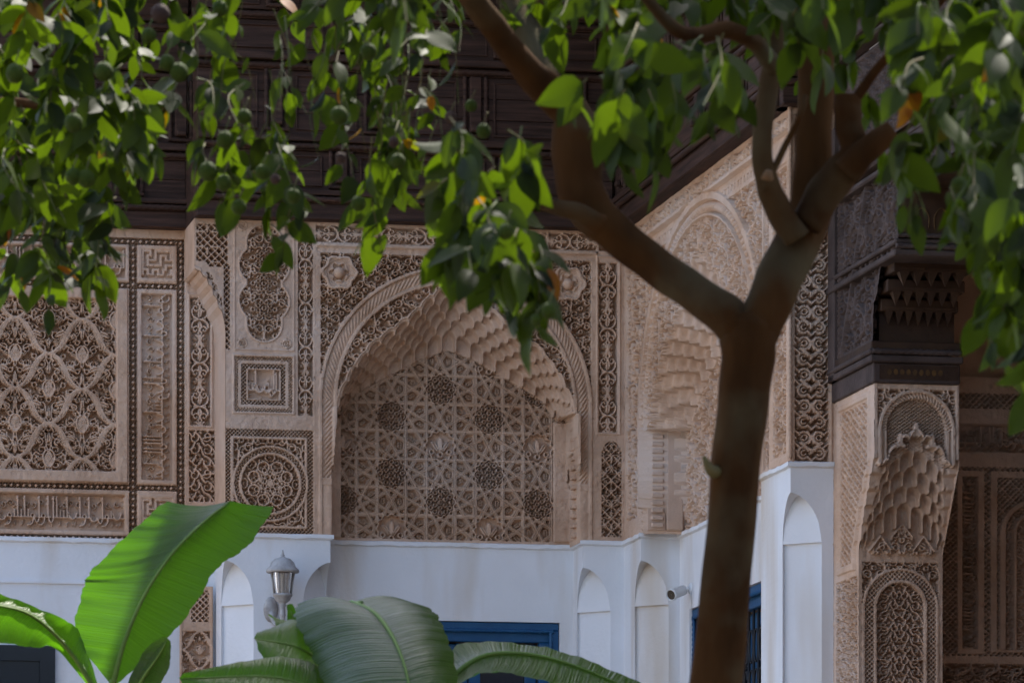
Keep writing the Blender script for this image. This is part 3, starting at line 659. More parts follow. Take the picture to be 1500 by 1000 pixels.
S.carve((X1+12, 60, X1+44, HY-8), lambda x, y: T['lyre'](x*.9, y), .036)
S.frame((X1+50, 60, LX-4, 250), 8, .01); S.carve((X1+62, 72, LX-16, 240), lambda x, y: T['rings'](x*.5, y*.85), .036)
S.frame((X1+50, 262, LX-4, HY-4), 10, .01); S.carve((X1+64, 276, LX-18, HY-18), lambda x, y: T['rings'](x*.5, y*.85), .036)
roughen(S)
for nm, r_, lb in (('frieze', (0, 0, LX+9, 44), 'scroll frieze running under the side beam'), ('arabesque_strip', (0, 44, X0-6, 999), None), ('arched_niche', (X0-6, 44, X1+4, 999), 'tall arch with stalactite cells and carved back'), ('arabesque_panel', (X1+4, 44, LX+9, 256), None), ('arabesque_panel', (X1+4, 256, LX+9, 999), None)):
    part(nm, S.mesh(*r_), M['stucco'], sw, label=lb)
for k in range(14):
    zz = 5.39-k*.0425; bj = -(CX-.915*HWo)/250; part('dentil', bevbox(AS+.03, AS+.10, bj-.03, bj+.012, zz-.013, zz+.013, .005), M['stucco'], sw)
part('jamb', bevbox(AS+.008, AS+.117, bj-.008, bj+.01, ZL+.02, 5.41, .003), M['stucco'], sw); part('pilaster', bevbox(AS+.12, AS+.222, bj-.022, bj+.01, ZL+.02, 5.41, .008), M['stucco'], sw)
# end face of the side wall
S, y0, y1 = face(BP, 1158.5, 1222, 1190); S.carve((1165, y0+10, 1214, y1-4), lambda x, y: T['cloud'](x*1.06, y*1.0), .036); S.frame((1160, y0, 1219, y1), 2.5, .005); roughen(S)
part('interlace_panel', S.mesh(1158, y0, 1223, y1+1), M['stucco'], sw, label='tall panel of interlaced scroll rings')
part('corner_bead', rope((AS-.004, BP-.004, ZL+.03), (AS-.004, BP-.004, ZT), .011), M['stucco'], sw)
# ================================================================ gallery pier with stalactite corbel
BS = BF+.30                       # shaft lies behind the corbelled head
ZP = Z_(561, A2, BF)              # top of the stucco
gp = thing('gallery_pier', 'carved stucco pier with stalactite corbel under dark wooden bracket', 'pier', (A2+.2, BS+.2, 0))
WP = A_(1405, BF)-A2
def PYp(z): return (ZP-z)*293
def Ppier(x, y, h): return np.stack([A2+x/293, BF-h, ZP-y/293], -1)
W_ = WP*293; HP = ZP*293; yb = 440
S = Sec(0, W_, 0, yb, Ppier, 1.05, 1.05)
cxp = W_/2
prof = [(0, 0), (108, 0), (112, -.03), (128, -.045), (132, -.085), (150, -.10), (154, -.14), (172, -.155), (176, -.195), (196, -.21), (200, -.245), (220, -.25), (226, -.29), (238, -.30), (999, -.30)]
S.H = np.interp(S.Y, *zip(*prof))
S.carve((6, 8, W_-6, 120), lambda x, y: T['rings'](np.abs(x-cxp+6)*.9, y*.9), .03)
S.put((0, 0, 5, 110), lambda x, y: .004+0*x); S.put((W_-5, 0, W_, 110), lambda x, y: .004+0*x)
r = np.hypot(S.X-cxp, np.minimum(S.Y-68, 0)*.96); rr = W_/2-6
arcz = S.Y < 118
S.H = np.where(arcz & (r < rr) & (r > rr-5), .008, S.H); al = np.arctan2(np.minimum(S.Y-68, 0), S.X-cxp)*50
S.H = np.where(arcz & (r <= rr-5) & (r > rr-13), -.004-.012*(np.mod(al+r*.6, 5) < 2), S.H)
S.H = np.where(arcz & (r <= rr-13), -.03-.035*(1-lattice(S.X, S.Y*1.4, 7, 1.2)), S.H)
outer = [(0, 78), (14, 84), (28, 96), (40, 110), (50, 128), (60, 150), (66, 200)]; inner = [(0, 200), (20, 205), (40, 215), (52, 226), (60, 240), (66, 250)]
dep, mi, mb = muqarnas(S.X, S.Y, cxp, outer, inner, 5, 24., .30, 10.)
lipm = np.zeros_like(mi); e0 = mi*1
for k in range(1, 6): lipm |= (~mi) & (np.roll(e0, -k, 0) == 1)
mi &= S.Y < 262
S.H = np.where(lipm & (S.Y < 118), .012, S.H)
S.H = np.where(mi, np.minimum(-dep, S.H), S.H)
for fx in (-24, 0, 24):      # little finials over the cusps
    fy = 66 if fx == 0 else 82
    q = np.hypot((S.X-cxp-fx)/3.4, (S.Y-fy)/10); S.H = np.where(q < 1, .004, S.H); S.H = np.where(np.hypot((np.abs(S.X-cxp-fx)-4)/3, (S.Y-fy-8)/3) < 1, .004, S.H)
# shaft: cresting, spandrel, arched panel
sh = -.30
mer = (S.Y > 196) & (S.Y < 240) & (np.abs(S.X-cxp) < 50)
crest = 240-np.where(np.abs(S.X-cxp) < 17, 44-np.abs(S.X-cxp)*1.2, np.clip(26-np.abs(np.abs(S.X-cxp)-33)*1.3, 4, 99))
S.H = np.where(mer & (S.Y > crest), sh+.035-.03*(1-T['rings'](np.abs(S.X-cxp), S.Y)), S.H); S.H = np.where(mer & (np.abs(S.Y-crest) < 2), sh+.04, S.H)
low = S.Y > 246; S.H = np.where(low, sh, S.H)
S.H = np.where(low & (S.Y > 252) & (S.X > 6) & (S.X < W_-6), sh-.05*(1-T['rings'](np.abs(S.X-cxp), S.Y)), S.H)
r = np.hypot((S.X-cxp), np.minimum(S.Y-318, 0)*1.0); a0 = W_/2-6
for lo_, hi_, h_ in ((a0-4, a0, sh+.006), (a0-17, a0-4, None), (a0-22, a0-17, sh+.008), (0, a0-22, 'x')):
    m = low & (r >= lo_) & (r < hi_)
    v_ = sh-.035*(1-lattice(S.X, S.Y, 7, 1.4)) if h_ is None else (sh-.012-.05*(1-T['dense'](np.abs(S.X-cxp)*.95, S.Y*.95)) if h_ == 'x' else h_)
    S.H = np.where(m, v_, S.H)
roughen(S)
part('spandrel_panel', S.mesh(0, 0, W_+2, 74), M['stucco'], gp); part('stalactite_corbel', S.mesh(0, 74, W_+2, 246), M['stucco'], gp, label='cusped corbel of stacked stalactite cells')
part('arched_panel', S.mesh(0, 246, W_+2, yb+2), M['stucco'], gp, label='tall round-arched arabesque panel')
# left face of the pier, cut to the corbel profile
def Ppl(x, y, h): return np.stack([A2-h, BP-x/293, ZP-y/293], -1)
Wl = (BP-BF)*293; S = Sec(0, Wl, 0, yb, Ppl, 2.4, 1.05); lim = Wl+np.interp(S.Y, *zip(*prof))*293
S.keep = S.X <= lim+2.5; S.X = np.minimum(S.X, lim)
S.carve((40, 22, Wl-40, 250), lambda x, y: np.maximum(lattice(x*.5, y, 12, 1.8), T['dense2'](x*.5, y)*.8), .03); S.frame((24, 8, Wl-22, 262), 10, .01)
S.H = np.where((np.abs(S.X-lim+26) < 7) & (S.Y > 120) & (S.Y < 262), .012, S.H); S.H = np.where((lim-S.X < 19) & (S.Y > 100), 0, S.H)
S.carve((16, 272, Wl, yb), lambda x, y: T['dense'](x*.6, y), .028, lambda X, Y: (X < Wl-.3*293-8)); roughen(S)
part('side_panel', S.mesh(0, 0, Wl+3, yb+2), M['stucco'], gp, label='left pier face of knotted lattice carving')
zb_ = ZP-yb/293
part('shaft', boxes([(A2, A2+WP, BS, BP+.02, 0, zb_-.001)]), M['stucco'], gp)
part('inner_face', pyd('q', [(A2+WP, BF, ZP), (A2+WP, BP, ZP), (A2+WP, BP, 0), (A2+WP, BS, 0), (A2+WP, BS, ZP-.82), (A2+WP, BF, ZP-.4)], [(0, 1, 2, 3, 4, 5)]), M['stucco'], gp)
# ================================================================ gallery behind the pier (in deep shade)
gw = thing('gallery_end_facade', 'shaded carved stucco end of the gallery with arched blind window', 'facade', (A2+1.5, BP, 0))
bg_ = BP+.25
S, y0, y1 = face(bg_, 1375, 1640, 1460, 5.3, 1.9, cx=1.1, cy=1.1)
tg = text(250, 40, 17); tg2 = text(330, 34, 23); k0 = PY_(5.3, A_(1460, bg_), bg_)
S.carve((1380, 576, 1640, 598), lambda x, y: lattice(x, y, 9, 1.6), .03); S.carve((1380, 622, 1640, 662), lambda x, y: tg(x, y), .03)
S.carve((1380, 684, 1640, 960), lambda x, y: lattice(x, y, 8, 1.6), .03); S.put((1402, 690, 1442, 958), lambda x, y: .004+0*x); S.carve((1410, 698, 1432, 950), lambda x, y: tg2(y, x*1.5), .03)
S.put((1450, 690, 1600, 955), lambda x, y: .004+0*x); S.carve((1460, 700, 1600, 950), lambda x, y: lattice(x, y, 8, 1.6), .03)
r = np.hypot(S.X-1520, np.minimum(S.Y-780, 0)*1.1); S.H = np.where((S.Y > 700) & (S.Y < 950) & (r < 56) & (r > 48), .012, S.H); S.H = np.where((S.Y > 700) & (S.Y < 950) & (r <= 48), -.02-.03*(1-T['dense'](S.X, S.Y)), S.H)
S.H = np.where((S.Y > 700) & (S.Y < 950) & (r <= 36) & (r > 31), .006, S.H)
S.carve((1380, 972, 1640, 1030), lambda x, y: T['rings'](x, y), .03); roughen(S)
part('carved_panel', S.mesh(1375, y0, 1641, y1+1), M['stucco'], gw)
part('masonry', boxes([(A2+.2, A2+4, bg_+.07, bg_+.3, 0, 8.4)]), M['stucco'], gw)
gr = thing('gallery_roof', 'dark cedar gallery roof and added light-blocking walls of the shaded passage', 'roof', (A2+2, -8, 6.7))
part('ceiling', boxes([(A2+.3, A2+4, -15, bg_+.3, 6.75, 6.95)]), M['wooddark'], gr); part('added_blocking_wall', boxes([(A2+.02, A2+.42, -15, -7.7, 0, 6.0)]), M['stucco'], gr); part('added_blocking_partition', boxes([(A2+2.6, A2+2.8, -15, bg_, 0, 6.75), (A2+.2, A2+2.6, -15, -14.8, 0, 6.75)]), M['stucco'], gr)  # unseen side, back and end walls added to keep light out of the gallery
for k in range(9): part('ceiling_beam', boxes([(A2+.35, A2+2.6, bg_-.5-k*.9, bg_-.38-k*.9, 6.6, 6.75)]), M['wooddark'], gr)
# ================================================================ wooden bracket and lintel over the pier
wb = thing('wooden_bracket', 'weathered carved cedar bracket with rope mouldings on the gallery pier', 'bracket', (A2+.2, BF, ZP))
aW = A2-.012; Zb = lambda y, b=None: Z_(y, A2, BF)
z1, z2, z3, z4, z5, z6 = Zb(561), Zb(531), Zb(500), 5.66, 5.80, 6.10
B5 = B_(1320, A2)
part('base_block', bevbox(aW, A2+WP, BF-.02, BP-.002, z1+.002, z2), M['woodgrey'], wb)
part('painted_strip', boxes([(A2+.02, A2+WP-.01, BF-.024, BF-.0195, z1+.02, z2-.012)]), M['wooddark'], wb)
for i in range(9):
    x_ = A2+.07+i*.033; part('painted_motif', pyd('m', [(x_+.012*math.cos(k*PI/4), BF-.0265, z1+.055+.016*math.sin(k*PI/4)) for k in range(8)], [tuple(range(8))]), M['ochre'], wb)
part('moulding', bevbox(aW-.02, A2+WP+.01, BF-.045, BP-.002, z2, z2+.035), M['woodgrey'], wb); part('rope_moulding', rope((aW-.01, BF-.042, z2+.052), (A2+WP, BF-.042, z2+.052), .014), M['woodgrey'], wb)
part('rope_moulding', rope((aW-.012, BF-.04, z2+.052), (aW-.012, BP, z2+.052), .014), M['woodgrey'], wb)
part('moulding', bevbox(aW-.015, A2+WP, BF-.035, BP-.002, z2+.06, z3), M['wooddark'], wb)
part('bracket_core', boxes([(A2+.03, A2+WP-.02, BF+.02, BP-.002, z3, 6.6)]), M['wooddark'], wb)
# hanging wooden stalactite teeth on the face of the bracket
for row, (zz, bb, nn_) in enumerate(((5.42, BF-.05, 7), (5.50, BF-.17, 6), (5.58, BF-.29, 5))):
    part('step', bevbox(A2+.02, A2+WP-.02, bb, BF+.03, zz+.04, zz+.10, .004), M['wooddark'], wb)
    for i in range(nn_):
        x_ = A2+.04+(i+.5)*(WP-.08)/nn_; hw_ = (WP-.08)/nn_*.46
        v = [(x_-hw_, bb-.004, zz+.06), (x_+hw_, bb-.004, zz+.06), (x_, bb+.03, zz-.03), (x_-hw_, bb+.07, zz+.06), (x_+hw_, bb+.07, zz+.06)]
        part('tooth', pyd('t', v, [(0, 2, 1), (0, 3, 2), (1, 2, 4), (3, 4, 2), (0, 1, 4, 3)]), M['wooddark'], wb)
part('moulding', bevbox(aW-.03, A2+WP+.01, B5-.03, BP-.002, z4, z4+.03), M['woodgrey'], wb); part('rope_moulding', rope((aW-.02, B5-.026, z4+.046), (A2+WP, B5-.026, z4+.046), .014), M['woodgrey'], wb)
part('moulding', bevbox(aW-.02, A2+WP, B5-.015, BP-.002, z4+.062, z4+.085), M['woodgrey'], wb); part('rope_moulding', rope((aW-.012, B5-.02, z4+.10), (A2+WP, B5-.02, z4+.10), .012), M['woodgrey'], wb)
part('painted_block', boxes([(A2, A2+WP-.01, B5, BP-.01, z4+.11, 6.02)]), M['wooddark'], wb)
for i in range(4):       # ochre arches painted on the block
    x_ = A2+.07+i*.1
    part('painted_arch', tubemesh([(x_, B5-.002, 5.80), (x_, B5-.002, 5.86), (x_+.035, B5-.002, 5.90), (x_+.07, B5-.002, 5.86), (x_+.07, B5-.002, 5.80)], [.004]*5, n=5), M['ochre'], wb)
# carved left face: posts, bead and cusped panel
def Pw(x, y, h): return np.stack([aW-h, BP-.004-x/293, 6.12-y/293], -1)
Ww = (BP-B5)*293; S = Sec(0, Ww, 0, (6.12-z3)*293, Pw, 2.2, 1.)
Hh = (6.12-z3)*293
lim = np.interp(S.Y, [0, Hh*.52, Hh*.53, Hh*.60, Hh*.72, Hh*.78, Hh*.86, Hh], [Ww, Ww, (BP-BF)*293+60, (BP-BF)*293+44, (BP-BF)*293+30, (BP-BF)*293+10, (BP-BF)*293+8, (BP-BF)*293+6])
S.keep = S.X <= lim+2.2; S.X = np.minimum(S.X, lim)
S.carve((60, 4, Ww, Hh-4), lambda x, y: T['rings'](x*.34, y*.62), .012); S.carve((4, 4, 46, Hh-4), lambda x, y: T['dense2'](x*.7, y), .006)
S.H = np.where((S.X > 46) & (S.X < 60), .012*np.abs(np.sin(S.Y*.42+S.X*.1)), S.H); S.H = np.where(lim-S.X < 8, .004, S.H)
q = np.abs(S.X-60-(Hh-S.Y)*.62)
S.H = np.where((q < 4) & (S.X > 60), .012, S.H); roughen(S, .001)
part('carved_side', S.mesh(0, 0, Ww+3, Hh+2), M['woodgrey'], wb, label='grey carved cedar side with bead moulding')
part('corner_post', bevbox(aW-.02, aW+.12, BP-.12, BP-.002, z2, 6.5), M['woodgrey'], wb)
# lintel running towards the camera over the gallery opening
wl = thing('wooden_lintel', 'long carved cedar lintel and cornice running out from the bracket', 'lintel', (A2, -8, 6.1))
def Pl(x, y, h): return np.stack([A2-.005-h, BP-.05-x/250, 6.78-y/250], -1)
S = Sec(0, 1500, 0, 125, Pl, 3.5, 1.3); S.carve((6, 4, 1496, 120), lambda x, y: T['dense2'](x*.8, y*.9), .014); part('carved_fascia', S.mesh(0, 0, 1504, 127), M['woodgrey'], wl)
def Pl2(x, y, h): return np.stack([A2-.005-h, B5-.02-x/250, 6.09-y/250], -1)
S = Sec(0, 1300, 0, 22, Pl2, 3.5, 1.3); S.carve((2, 2, 1298, 20), lambda x, y: T['dense2'](x*.8, y*.9), .014); part('carved_fascia', S.mesh(0, 0, 1304, 24), M['woodgrey'], wl)
part('beam', boxes([(A2+.03, A2+.42, -12, BP-.1, 6.0, 6.74)]), M['wooddark'], wl)
for z_, o_, h_ in ((6.10, .05, .03), (6.15, .07, .035), (6.20, .045, .03), (6.80, .06, .03), (6.845, .09, .05)): part('moulding', bevbox(A2-o_, A2+.02, -12, BP-.02, z_, z_+h_, .008), M['woodgrey'], wl)
part('upper_boards', boxes([(A2+.01, A2+.1, -12, BP-.02, 6.9, 8.4)]), M['wood'], wl)
# ================================================================ wooden eaves
def eave(t, along, P, n0, n1, m, upper_posts, lower_posts, tiers=True):
    """P(s, out, z) -> local point; boards, rope mouldings and little rope-framed posts from s=n0 to n1"""
    def bb(s0, s1, o0, o1, z0, z1, e=.004):
        a, b = P(s0, o0, z0), P(s1, o1, z1); x, y = sorted((a[0], b[0])), sorted((a[1], b[1])); return bevbox(x[0], x[1], y[0], y[1], z0, z1, e)
    z = ZT
    part('fascia_board', bb(n0, n1, -.12, .075, z, z+.095), m, t); part('fillet', bb(n0, n1, -.12, .09, z+.003, z+.012), m, t)
    part('rope_moulding', rope(P(n0, .088, z+.118), P(n1, .088, z+.118), .017), m, t); part('moulding', bb(n0, n1, -.12, .07, z+.0955, z+.14), m, t)
    part('moulding', bb(n0, n1, -.12, .105, z+.1405, z+.17), m, t)
    def tier(zb, zt, o, posts, boards):
        e = [n0]+[p for p in posts if n0 < p < n1]+[n1]
        for i in range(len(e)-1):
            for k in range(boards):
                h = (zt-zb)/boards; part('plank', bb(e[i]+.002, e[i+1]-.002, -.12, o+random.uniform(-.004, .004), zb+k*h+.001, zb+(k+1)*h-.0015, .003), m, t)
        for i in range(len(e)-1):       # thin frame on every panel
            a_, b_ = e[i]+.11, e[i+1]-.11
            if b_-a_ > .15:
                fr = []
                for q in ((a_, b_, zb+.025, zb+.036), (a_, b_, zt-.036, zt-.025), (a_, a_+.012, zb+.0361, zt-.0361), (b_-.012, b_, zb+.0361, zt-.0361)):
                    part('bead', bb(q[0], q[1], o, o+.012, q[2], q[3], .003), m, t)
        for p in posts:
            if n0 < p < n1:
                part('post', bb(p-.035, p+.035, o, o+.03, zb+.045, zt, .006), m, t)
                for q in (-.062, .062): part('rope_moulding', rope(P(p+q, o+.012, zb+.03), P(p+q, o+.012, zt), .014), m, t)
                part('rope_moulding', rope(P(p-.075, o+.014, zb+.024), P(p+.075, o+.014, zb+.024), .013), m, t); part('block', bb(p-.028, p+.028, o+.03, o+.06, zb+.045, zb+.075, .006), m, t)
    tier(z+.1705, z+.40, .06, lower_posts, 2)
    part('rope_moulding', rope(P(n0, .085, z+.425), P(n1, .085, z+.425), .017), m, t); part('moulding', bb(n0, n1, -.12, .075, z+.4005, z+.449), m, t); part('moulding', bb(n0, n1, -.12, .115, z+.4495, z+.49), m, t)
    tier(z+.4905, z+.86, .08, upper_posts, 3)
    part('rope_moulding', rope(P(n0, .105, z+.885), P(n1, .105, z+.885), .017), m, t); part('moulding', bb(n0, n1, -.12, .095, z+.8605, z+.909), m, t); part('moulding', bb(n0, n1, -.12, .15, z+.9095, z+.95), m, t)
    tier(z+.9505, z+1.14, .12, lower_posts, 1)
    part('rope_moulding', rope(P(n0, .145, z+1.165), P(n1, .145, z+1.165), .017), m, t); part('moulding', bb(n0, n1, -.12, .135, z+1.1405, z+1.19), m, t)
    tier(z+1.1905, z+1.55, .16, upper_posts, 2)
    part('roof_slab', bb(n0, n1, -1.2, .75, z+1.56, z+1.7), m, t)
aE0 = A_(286, 0)
ef = thing('wooden_eave', 'dark cedar eave of panels and rope mouldings above the arched niche', 'eave', (0, 0, ZT), group=None)
up = [A_(x, 0) for x in (402, 547, 692, 837)]; lowp = [A_(x, 0) for x in (497, 735)]
eave(ef, 'a', lambda s, o, z: (s, -o, z), aE0, AS-.08, M['wood'], up, lowp)
el = thing('wooden_eave', 'dark cedar eave set back above the palmette and script panels', 'eave', (-2.5, BL, ZT))
eave(el, 'a', lambda s, o, z: (s, BL-o, z), A_(-160, BL), aE0-.002, M['wood'], [A_(x, BL) for x in (-40, 110, 262)], [A_(x, BL) for x in (60, 190)])
part('return_board', bevbox(aE0-.004, aE0+.02, -.07, BL, ZT+.001, ZT+.40), M['wood'], ef)
es = thing('wooden_eave', 'dark cedar eave running along the side facade behind the tree fork', 'eave', (AS, -2, ZT))
eave(es, 'b', lambda s, o, z: (AS-o, -s, z), -.1, -BP-.0, M['woodside'], [.35+.58*k for k in range(6)], [.3+.95*k for k in range(4)])
ee = thing('wooden_eave', 'short end of cedar eave above the interlaced ring panel', 'eave', (AS+.1, BP, ZT))
eave(ee, 'a', lambda s, o, z: (s, BP-o, z), AS-.06, A2+.1, M['wood'], [], [])
# ================================================================ doors and windows
def frame_door(t, P, s0, s1, zt, grille=False):
    """P(s, out, z): blue moulded frame, dark leaves with panes"""
    def bb(a0, a1, o0, o1, z0, z1, e=.005):
        a, b = P(a0, o0, z0), P(a1, o1, z1); x, y = sorted((a[0], b[0])), sorted((a[1], b[1])); return bevbox(x[0], x[1], y[0], y[1], z0, z1, e)
    fr = part('door_frame', bb(s0, s1, -.02, .035, zt-.045, zt), M['blue'], t, label='blue painted moulded frame')
    for a, b in ((s0, s0+.045), (s1-.045, s1)): part('jamb', bb(a, b, -.02, .035, 0, zt-.0455), M['blue'], t)
    part('inner_frame', bb(s0+.046, s1-.046, -.04, .012, zt-.115, zt-.046), M['blue'], t)
    for a, b in ((s0+.046, s0+.115), (s1-.115, s1-.046)): part('inner_frame', bb(a, b, -.04, .012, 0, zt-.1155), M['blue'], t)
    part('rope_moulding', rope(P(s0+.03, .036, zt-.05), P(s1-.03, .036, zt-.05), .011), M['blue'], t)
    for a in (s0+.05, s1-.05): part('rope_moulding', rope(P(a, .036, zt-.055), P(a, .036, 2.4), .011), M['blue'], t)
    n = 2; a_, b_ = s0+.1155, s1-.1155
    for k in range(n):
        q0, q1 = a_+(b_-a_)*k/n+.004, a_+(b_-a_)*(k+1)/n-.004
        lf = part('door_leaf', bb(q0, q1, -.10, -.07, .03, zt-.12), M['navy'], t)
        for q in ((q0, q0+.07), (q1-.07, q1)): part('stile', bb(q[0], q[1], -.07, -.05, .03, zt-.12), M['blue'], t, sub=lf)
        for zz in (zt-.20, zt-1.3, zt-2.4, .03): part('rail', bb(q0+.0705, q1-.0705, -.07, -.05, zz, zz+.075), M['blue'], t, sub=lf)
    if grille:
        k = 0; s = a_
        while s < b_:
            part('grille_bar', tubemesh([P(s, .0, 1.0), P(s, .0, zt-.12)], [.008, .008], n=6, rings=2), M['iron'], t); s += .11
        s = a_+.055
        while s < b_:
            for zz in np.arange(zt-.32, 2.2, -.22):
                pts = [P(s+.045*math.cos(g), 0, zz+.09*math.sin(g)) for g in np.linspace(0, 2*PI, 11)]
                part('grille_scroll', tubemesh(pts, [.006]*11, n=5, rings=20), M['iron'], t)
            s += .11
dr = thing('door', 'blue framed doorway below the arched niche, half hidden by banana leaves', 'door', (A_(690, ND), ND+.1, 0))
frame_door(dr, lambda s, o, z: (s, ND+.05-o, z), aN0+d0+.002, aN0+d1-.002, dz-.002)
wd_ = thing('window', 'blue framed window with wrought iron scroll grille behind the trunk', 'window', (AS+SN+.1, -1.7, 0))
frame_door(wd_, lambda s, o, z: (AS+SN+.05-o, -s, z), -SB0+w0+.002, -SB0+2.5-.002, dz-.002, True)
dl = thing('doorway', 'dark doorway with navy leaves left of the bright banana leaf', 'door', (A_(0, BL), BL, 0))
zt_ = Z_(945, A_(40, BL), BL); a0, a1 = A_(-150, BL), A_(80, BL)
part('frame', boxes([(a0, a1, BL-.03, BL-.001, zt_-.09, zt_), (a1-.09, a1, BL-.03, BL-.001, 0, zt_-.0905)]), M['navy'], dl); part('door_leaf', boxes([(a0, a1-.0905, BL-.012, BL-.004, 0, zt_-.0905)]), M['navy'], dl)
for k in range(3): part('rail', boxes([(a0, a1-.0905, BL-.022, BL-.0125, zt_-.45-k*.7, zt_-.36-k*.7)]), M['blue'], dl)
# dark core behind the facades so that no light leaks through
part('masonry', boxes([(A_(-170, BL), AS+.6, .62, .8, 0, 8.3)]), M['stucco'], fw); part('masonry', boxes([(AS+.42, AS+.6, BP+.01, .6, 0, 8.3)]), M['stucco'], sw)
# ================================================================ wall lantern and security camera
lp = A_(414, -.16); lz = Z_(838, lp, -.16); LB = (lp, -.16)
lt = thing('wall_lantern', 'weathered white wall lantern on the plaster pier above the banana leaves', 'lantern', (lp, 0, lz-.2))
c0 = (lp, -.16, lz)
cap = part('lamp_cap', lathe([(.004, .118), (.008, .115), (.006, .108), (.012, .10), (.010, .092), (.02, .085), (.045, .078), (.066, .058), (.076, .032), (.095, .014), (.097, .004), (.09, -.002), (.06, 0)], 24, c0), M['lampw'], lt)
part('finial', lathe([(.001, .132), (.006, .127), (.004, .118)], 10, c0), M['lampw'], lt, sub=cap)
gls = part('glass', lathe([(.066, -.003), (.048, -.122)], 6, c0), M['glass'], lt)
part('tube', lathe([(.014, -.01), (.014, -.12)], 12, c0), M['plastic'], lt)
for k in range(6):
    g_ = 2*PI*k/6; part('glazing_bar', tubemesh([(c0[0]+.068*math.cos(g_), c0[1]+.068*math.sin(g_), c0[2]-.002), (c0[0]+.05*math.cos(g_), c0[1]+.05*math.sin(g_), c0[2]-.123)], [.0045, .0045], n=6, rings=2), M['lampw'], lt, sub=gls)
part('lamp_base', lathe([(.052, -.122), (.058, -.126), (.056, -.138), (.048, -.142), (.044, -.158), (.028, -.172), (.018, -.178), (.018, -.186), (.022, -.19), (.016, -.198), (.016, -.24), (.02, -.245), (.012, -.26)], 20, c0), M['lampw'], lt)
part('bracket_arm', tubemesh([(c0[0], -.16, lz-.235), (c0[0], -.155, lz-.275), (c0[0]-.02, -.11, lz-.30), (c0[0]-.035, -.05, lz-.27), (c0[0]-.045, -.012, lz-.22)], [.014, .015, .015, .016, .02], n=8), M['lampw'], lt)
me = lathe([(.001, .022), (.03, .02), (.042, .008), (.044, 0)], 16); me.transform(Matrix.Translation((c0[0]-.045, -.001, lz-.20)) @ Matrix.Scale(1.7, 4, (0, 0, 1)) @ Matrix.Rotation(PI/2, 4, 'X')); part('wall_plate', me, M['lampw'], lt)
ax, bx = AS+SN, B_(1012, AS+SN); zc = Z_(862, ax, bx)
sc_ = thing('security_camera', 'small white bullet security camera mounted beside the blue window', 'camera', (ax, bx, zc))
me = lathe([(.001, .012), (.03, .01), (.034, 0)], 14); me.transform(Matrix.Translation((ax, bx, zc)) @ Matrix.Rotation(-PI/2, 4, 'Y')); part('mount', me, M['plastic'], sc_)
part('arm', tubemesh([(ax-.01, bx, zc), (ax-.05, bx-.01, zc-.005), (ax-.07, bx-.02, zc-.015)], [.012, .01, .012], n=8), M['plastic'], sc_)
dv = Vector((-.72, -.62, -.30)).normalized(); p_ = Vector((ax-.07, bx-.01, zc-.018)); q_ = dv.to_track_quat('Z', 'Y').to_matrix().to_4x4()
me = lathe([(.001, -.05), (.024, -.048), (.03, -.04), (.031, .07), (.036, .072), (.036, .088), (.031, .09), (.028, .082)], 18); me.transform(Matrix.Translation(p_) @ q_); cbod = part('camera_body', me, M['plastic'], sc_)
me = lathe([(.029, .082), (.001, .081)], 18); me.transform(Matrix.Translation(p_) @ q_); part('lens', me, M['black'], sc_, sub=cbod)
part('cable', tubemesh([(ax-.005, bx-.02, zc-.02), (ax-.004, bx-.025, zc-.12), (ax-.004, bx-.02, zc-.22)], [.003]*3, n=5), M['plastic'], sc_)
# ================================================================ orange trees
def limb(t, name, pts, noise=.035, n=12, m='bark'):
    P = [at(x, y, Y) for x, y, Y, r in pts]; R = [r*Y/FPX for x, y, Y, r in pts]
    return part(name, tubemesh(P, R, n=n, rings=7*(len(pts)-1)+1, noise=noise), M[m], t)
YT = 14.0
tb = at(985, 1590+1.6*FPX/YT, YT)
tree = thing('orange_tree', 'orange tree with forked brown trunk in front of the carved facades', 'tree', (tb.x, tb.y, 0), building=False)
limb(tree, 'trunk', [(965, 2447, YT, 56), (985, 1900, YT, 47), (1020, 1300, YT, 43), (1047, 1000, YT, 39), (1068, 800, YT, 36), (1083, 640, YT, 37), (1094, 540, YT, 39), (1098, 490, YT, 42), (1100, 462, YT, 34)])
limb(tree, 'limb', [(1098, 500, YT, 30), (1062, 462, YT, 31), (1010, 424, YT+.05, 28), (950, 380, YT+.1, 28), (895, 338, YT+.1, 30), (860, 300, YT+.1, 34), (846, 250, YT+.1, 36), (846, 200, YT+.1, 38), (852, 178, YT+.1, 32)])
limb(tree, 'limb', [(864, 196, YT+.1, 24), (835, 165, YT+.1, 27), (800, 130, YT, 26), (762, 90, YT-.1, 21), (722, 40, YT-.2, 20), (690, -5, YT-.3, 19), (650, -70, YT-.4, 20), (600, -180, YT-.6, 15)])
limb(tree, 'limb', [(812, 142, YT, 16), (800, 110, YT+.1, 19), (783, 60, YT+.2, 20), (752, 10, YT+.3, 19), (730, -50, YT+.4, 17), (700, -200, YT+.8, 12)])
limb(tree, 'branch', [(880, 330, YT, 16), (848, 312, YT-.03, 14), (812, 303, YT-.06, 11), (790, 296, YT-.07, 10), (772, 288, YT-.08, 9), (768, 278, YT-.08, 6)])
limb(tree, 'limb', [(1098, 505, YT, 32), (1122, 455, YT, 34), (1152, 390, YT+.05, 35), (1182, 320, YT+.1, 33), (1190, 250, YT+.1, 28), (1194, 170, YT+.1, 27), (1196, 80, YT+.1, 26), (1200, -10, YT+.2, 24), (1210, -150, YT+.3, 19), (1240, -330, YT+.4, 12)])
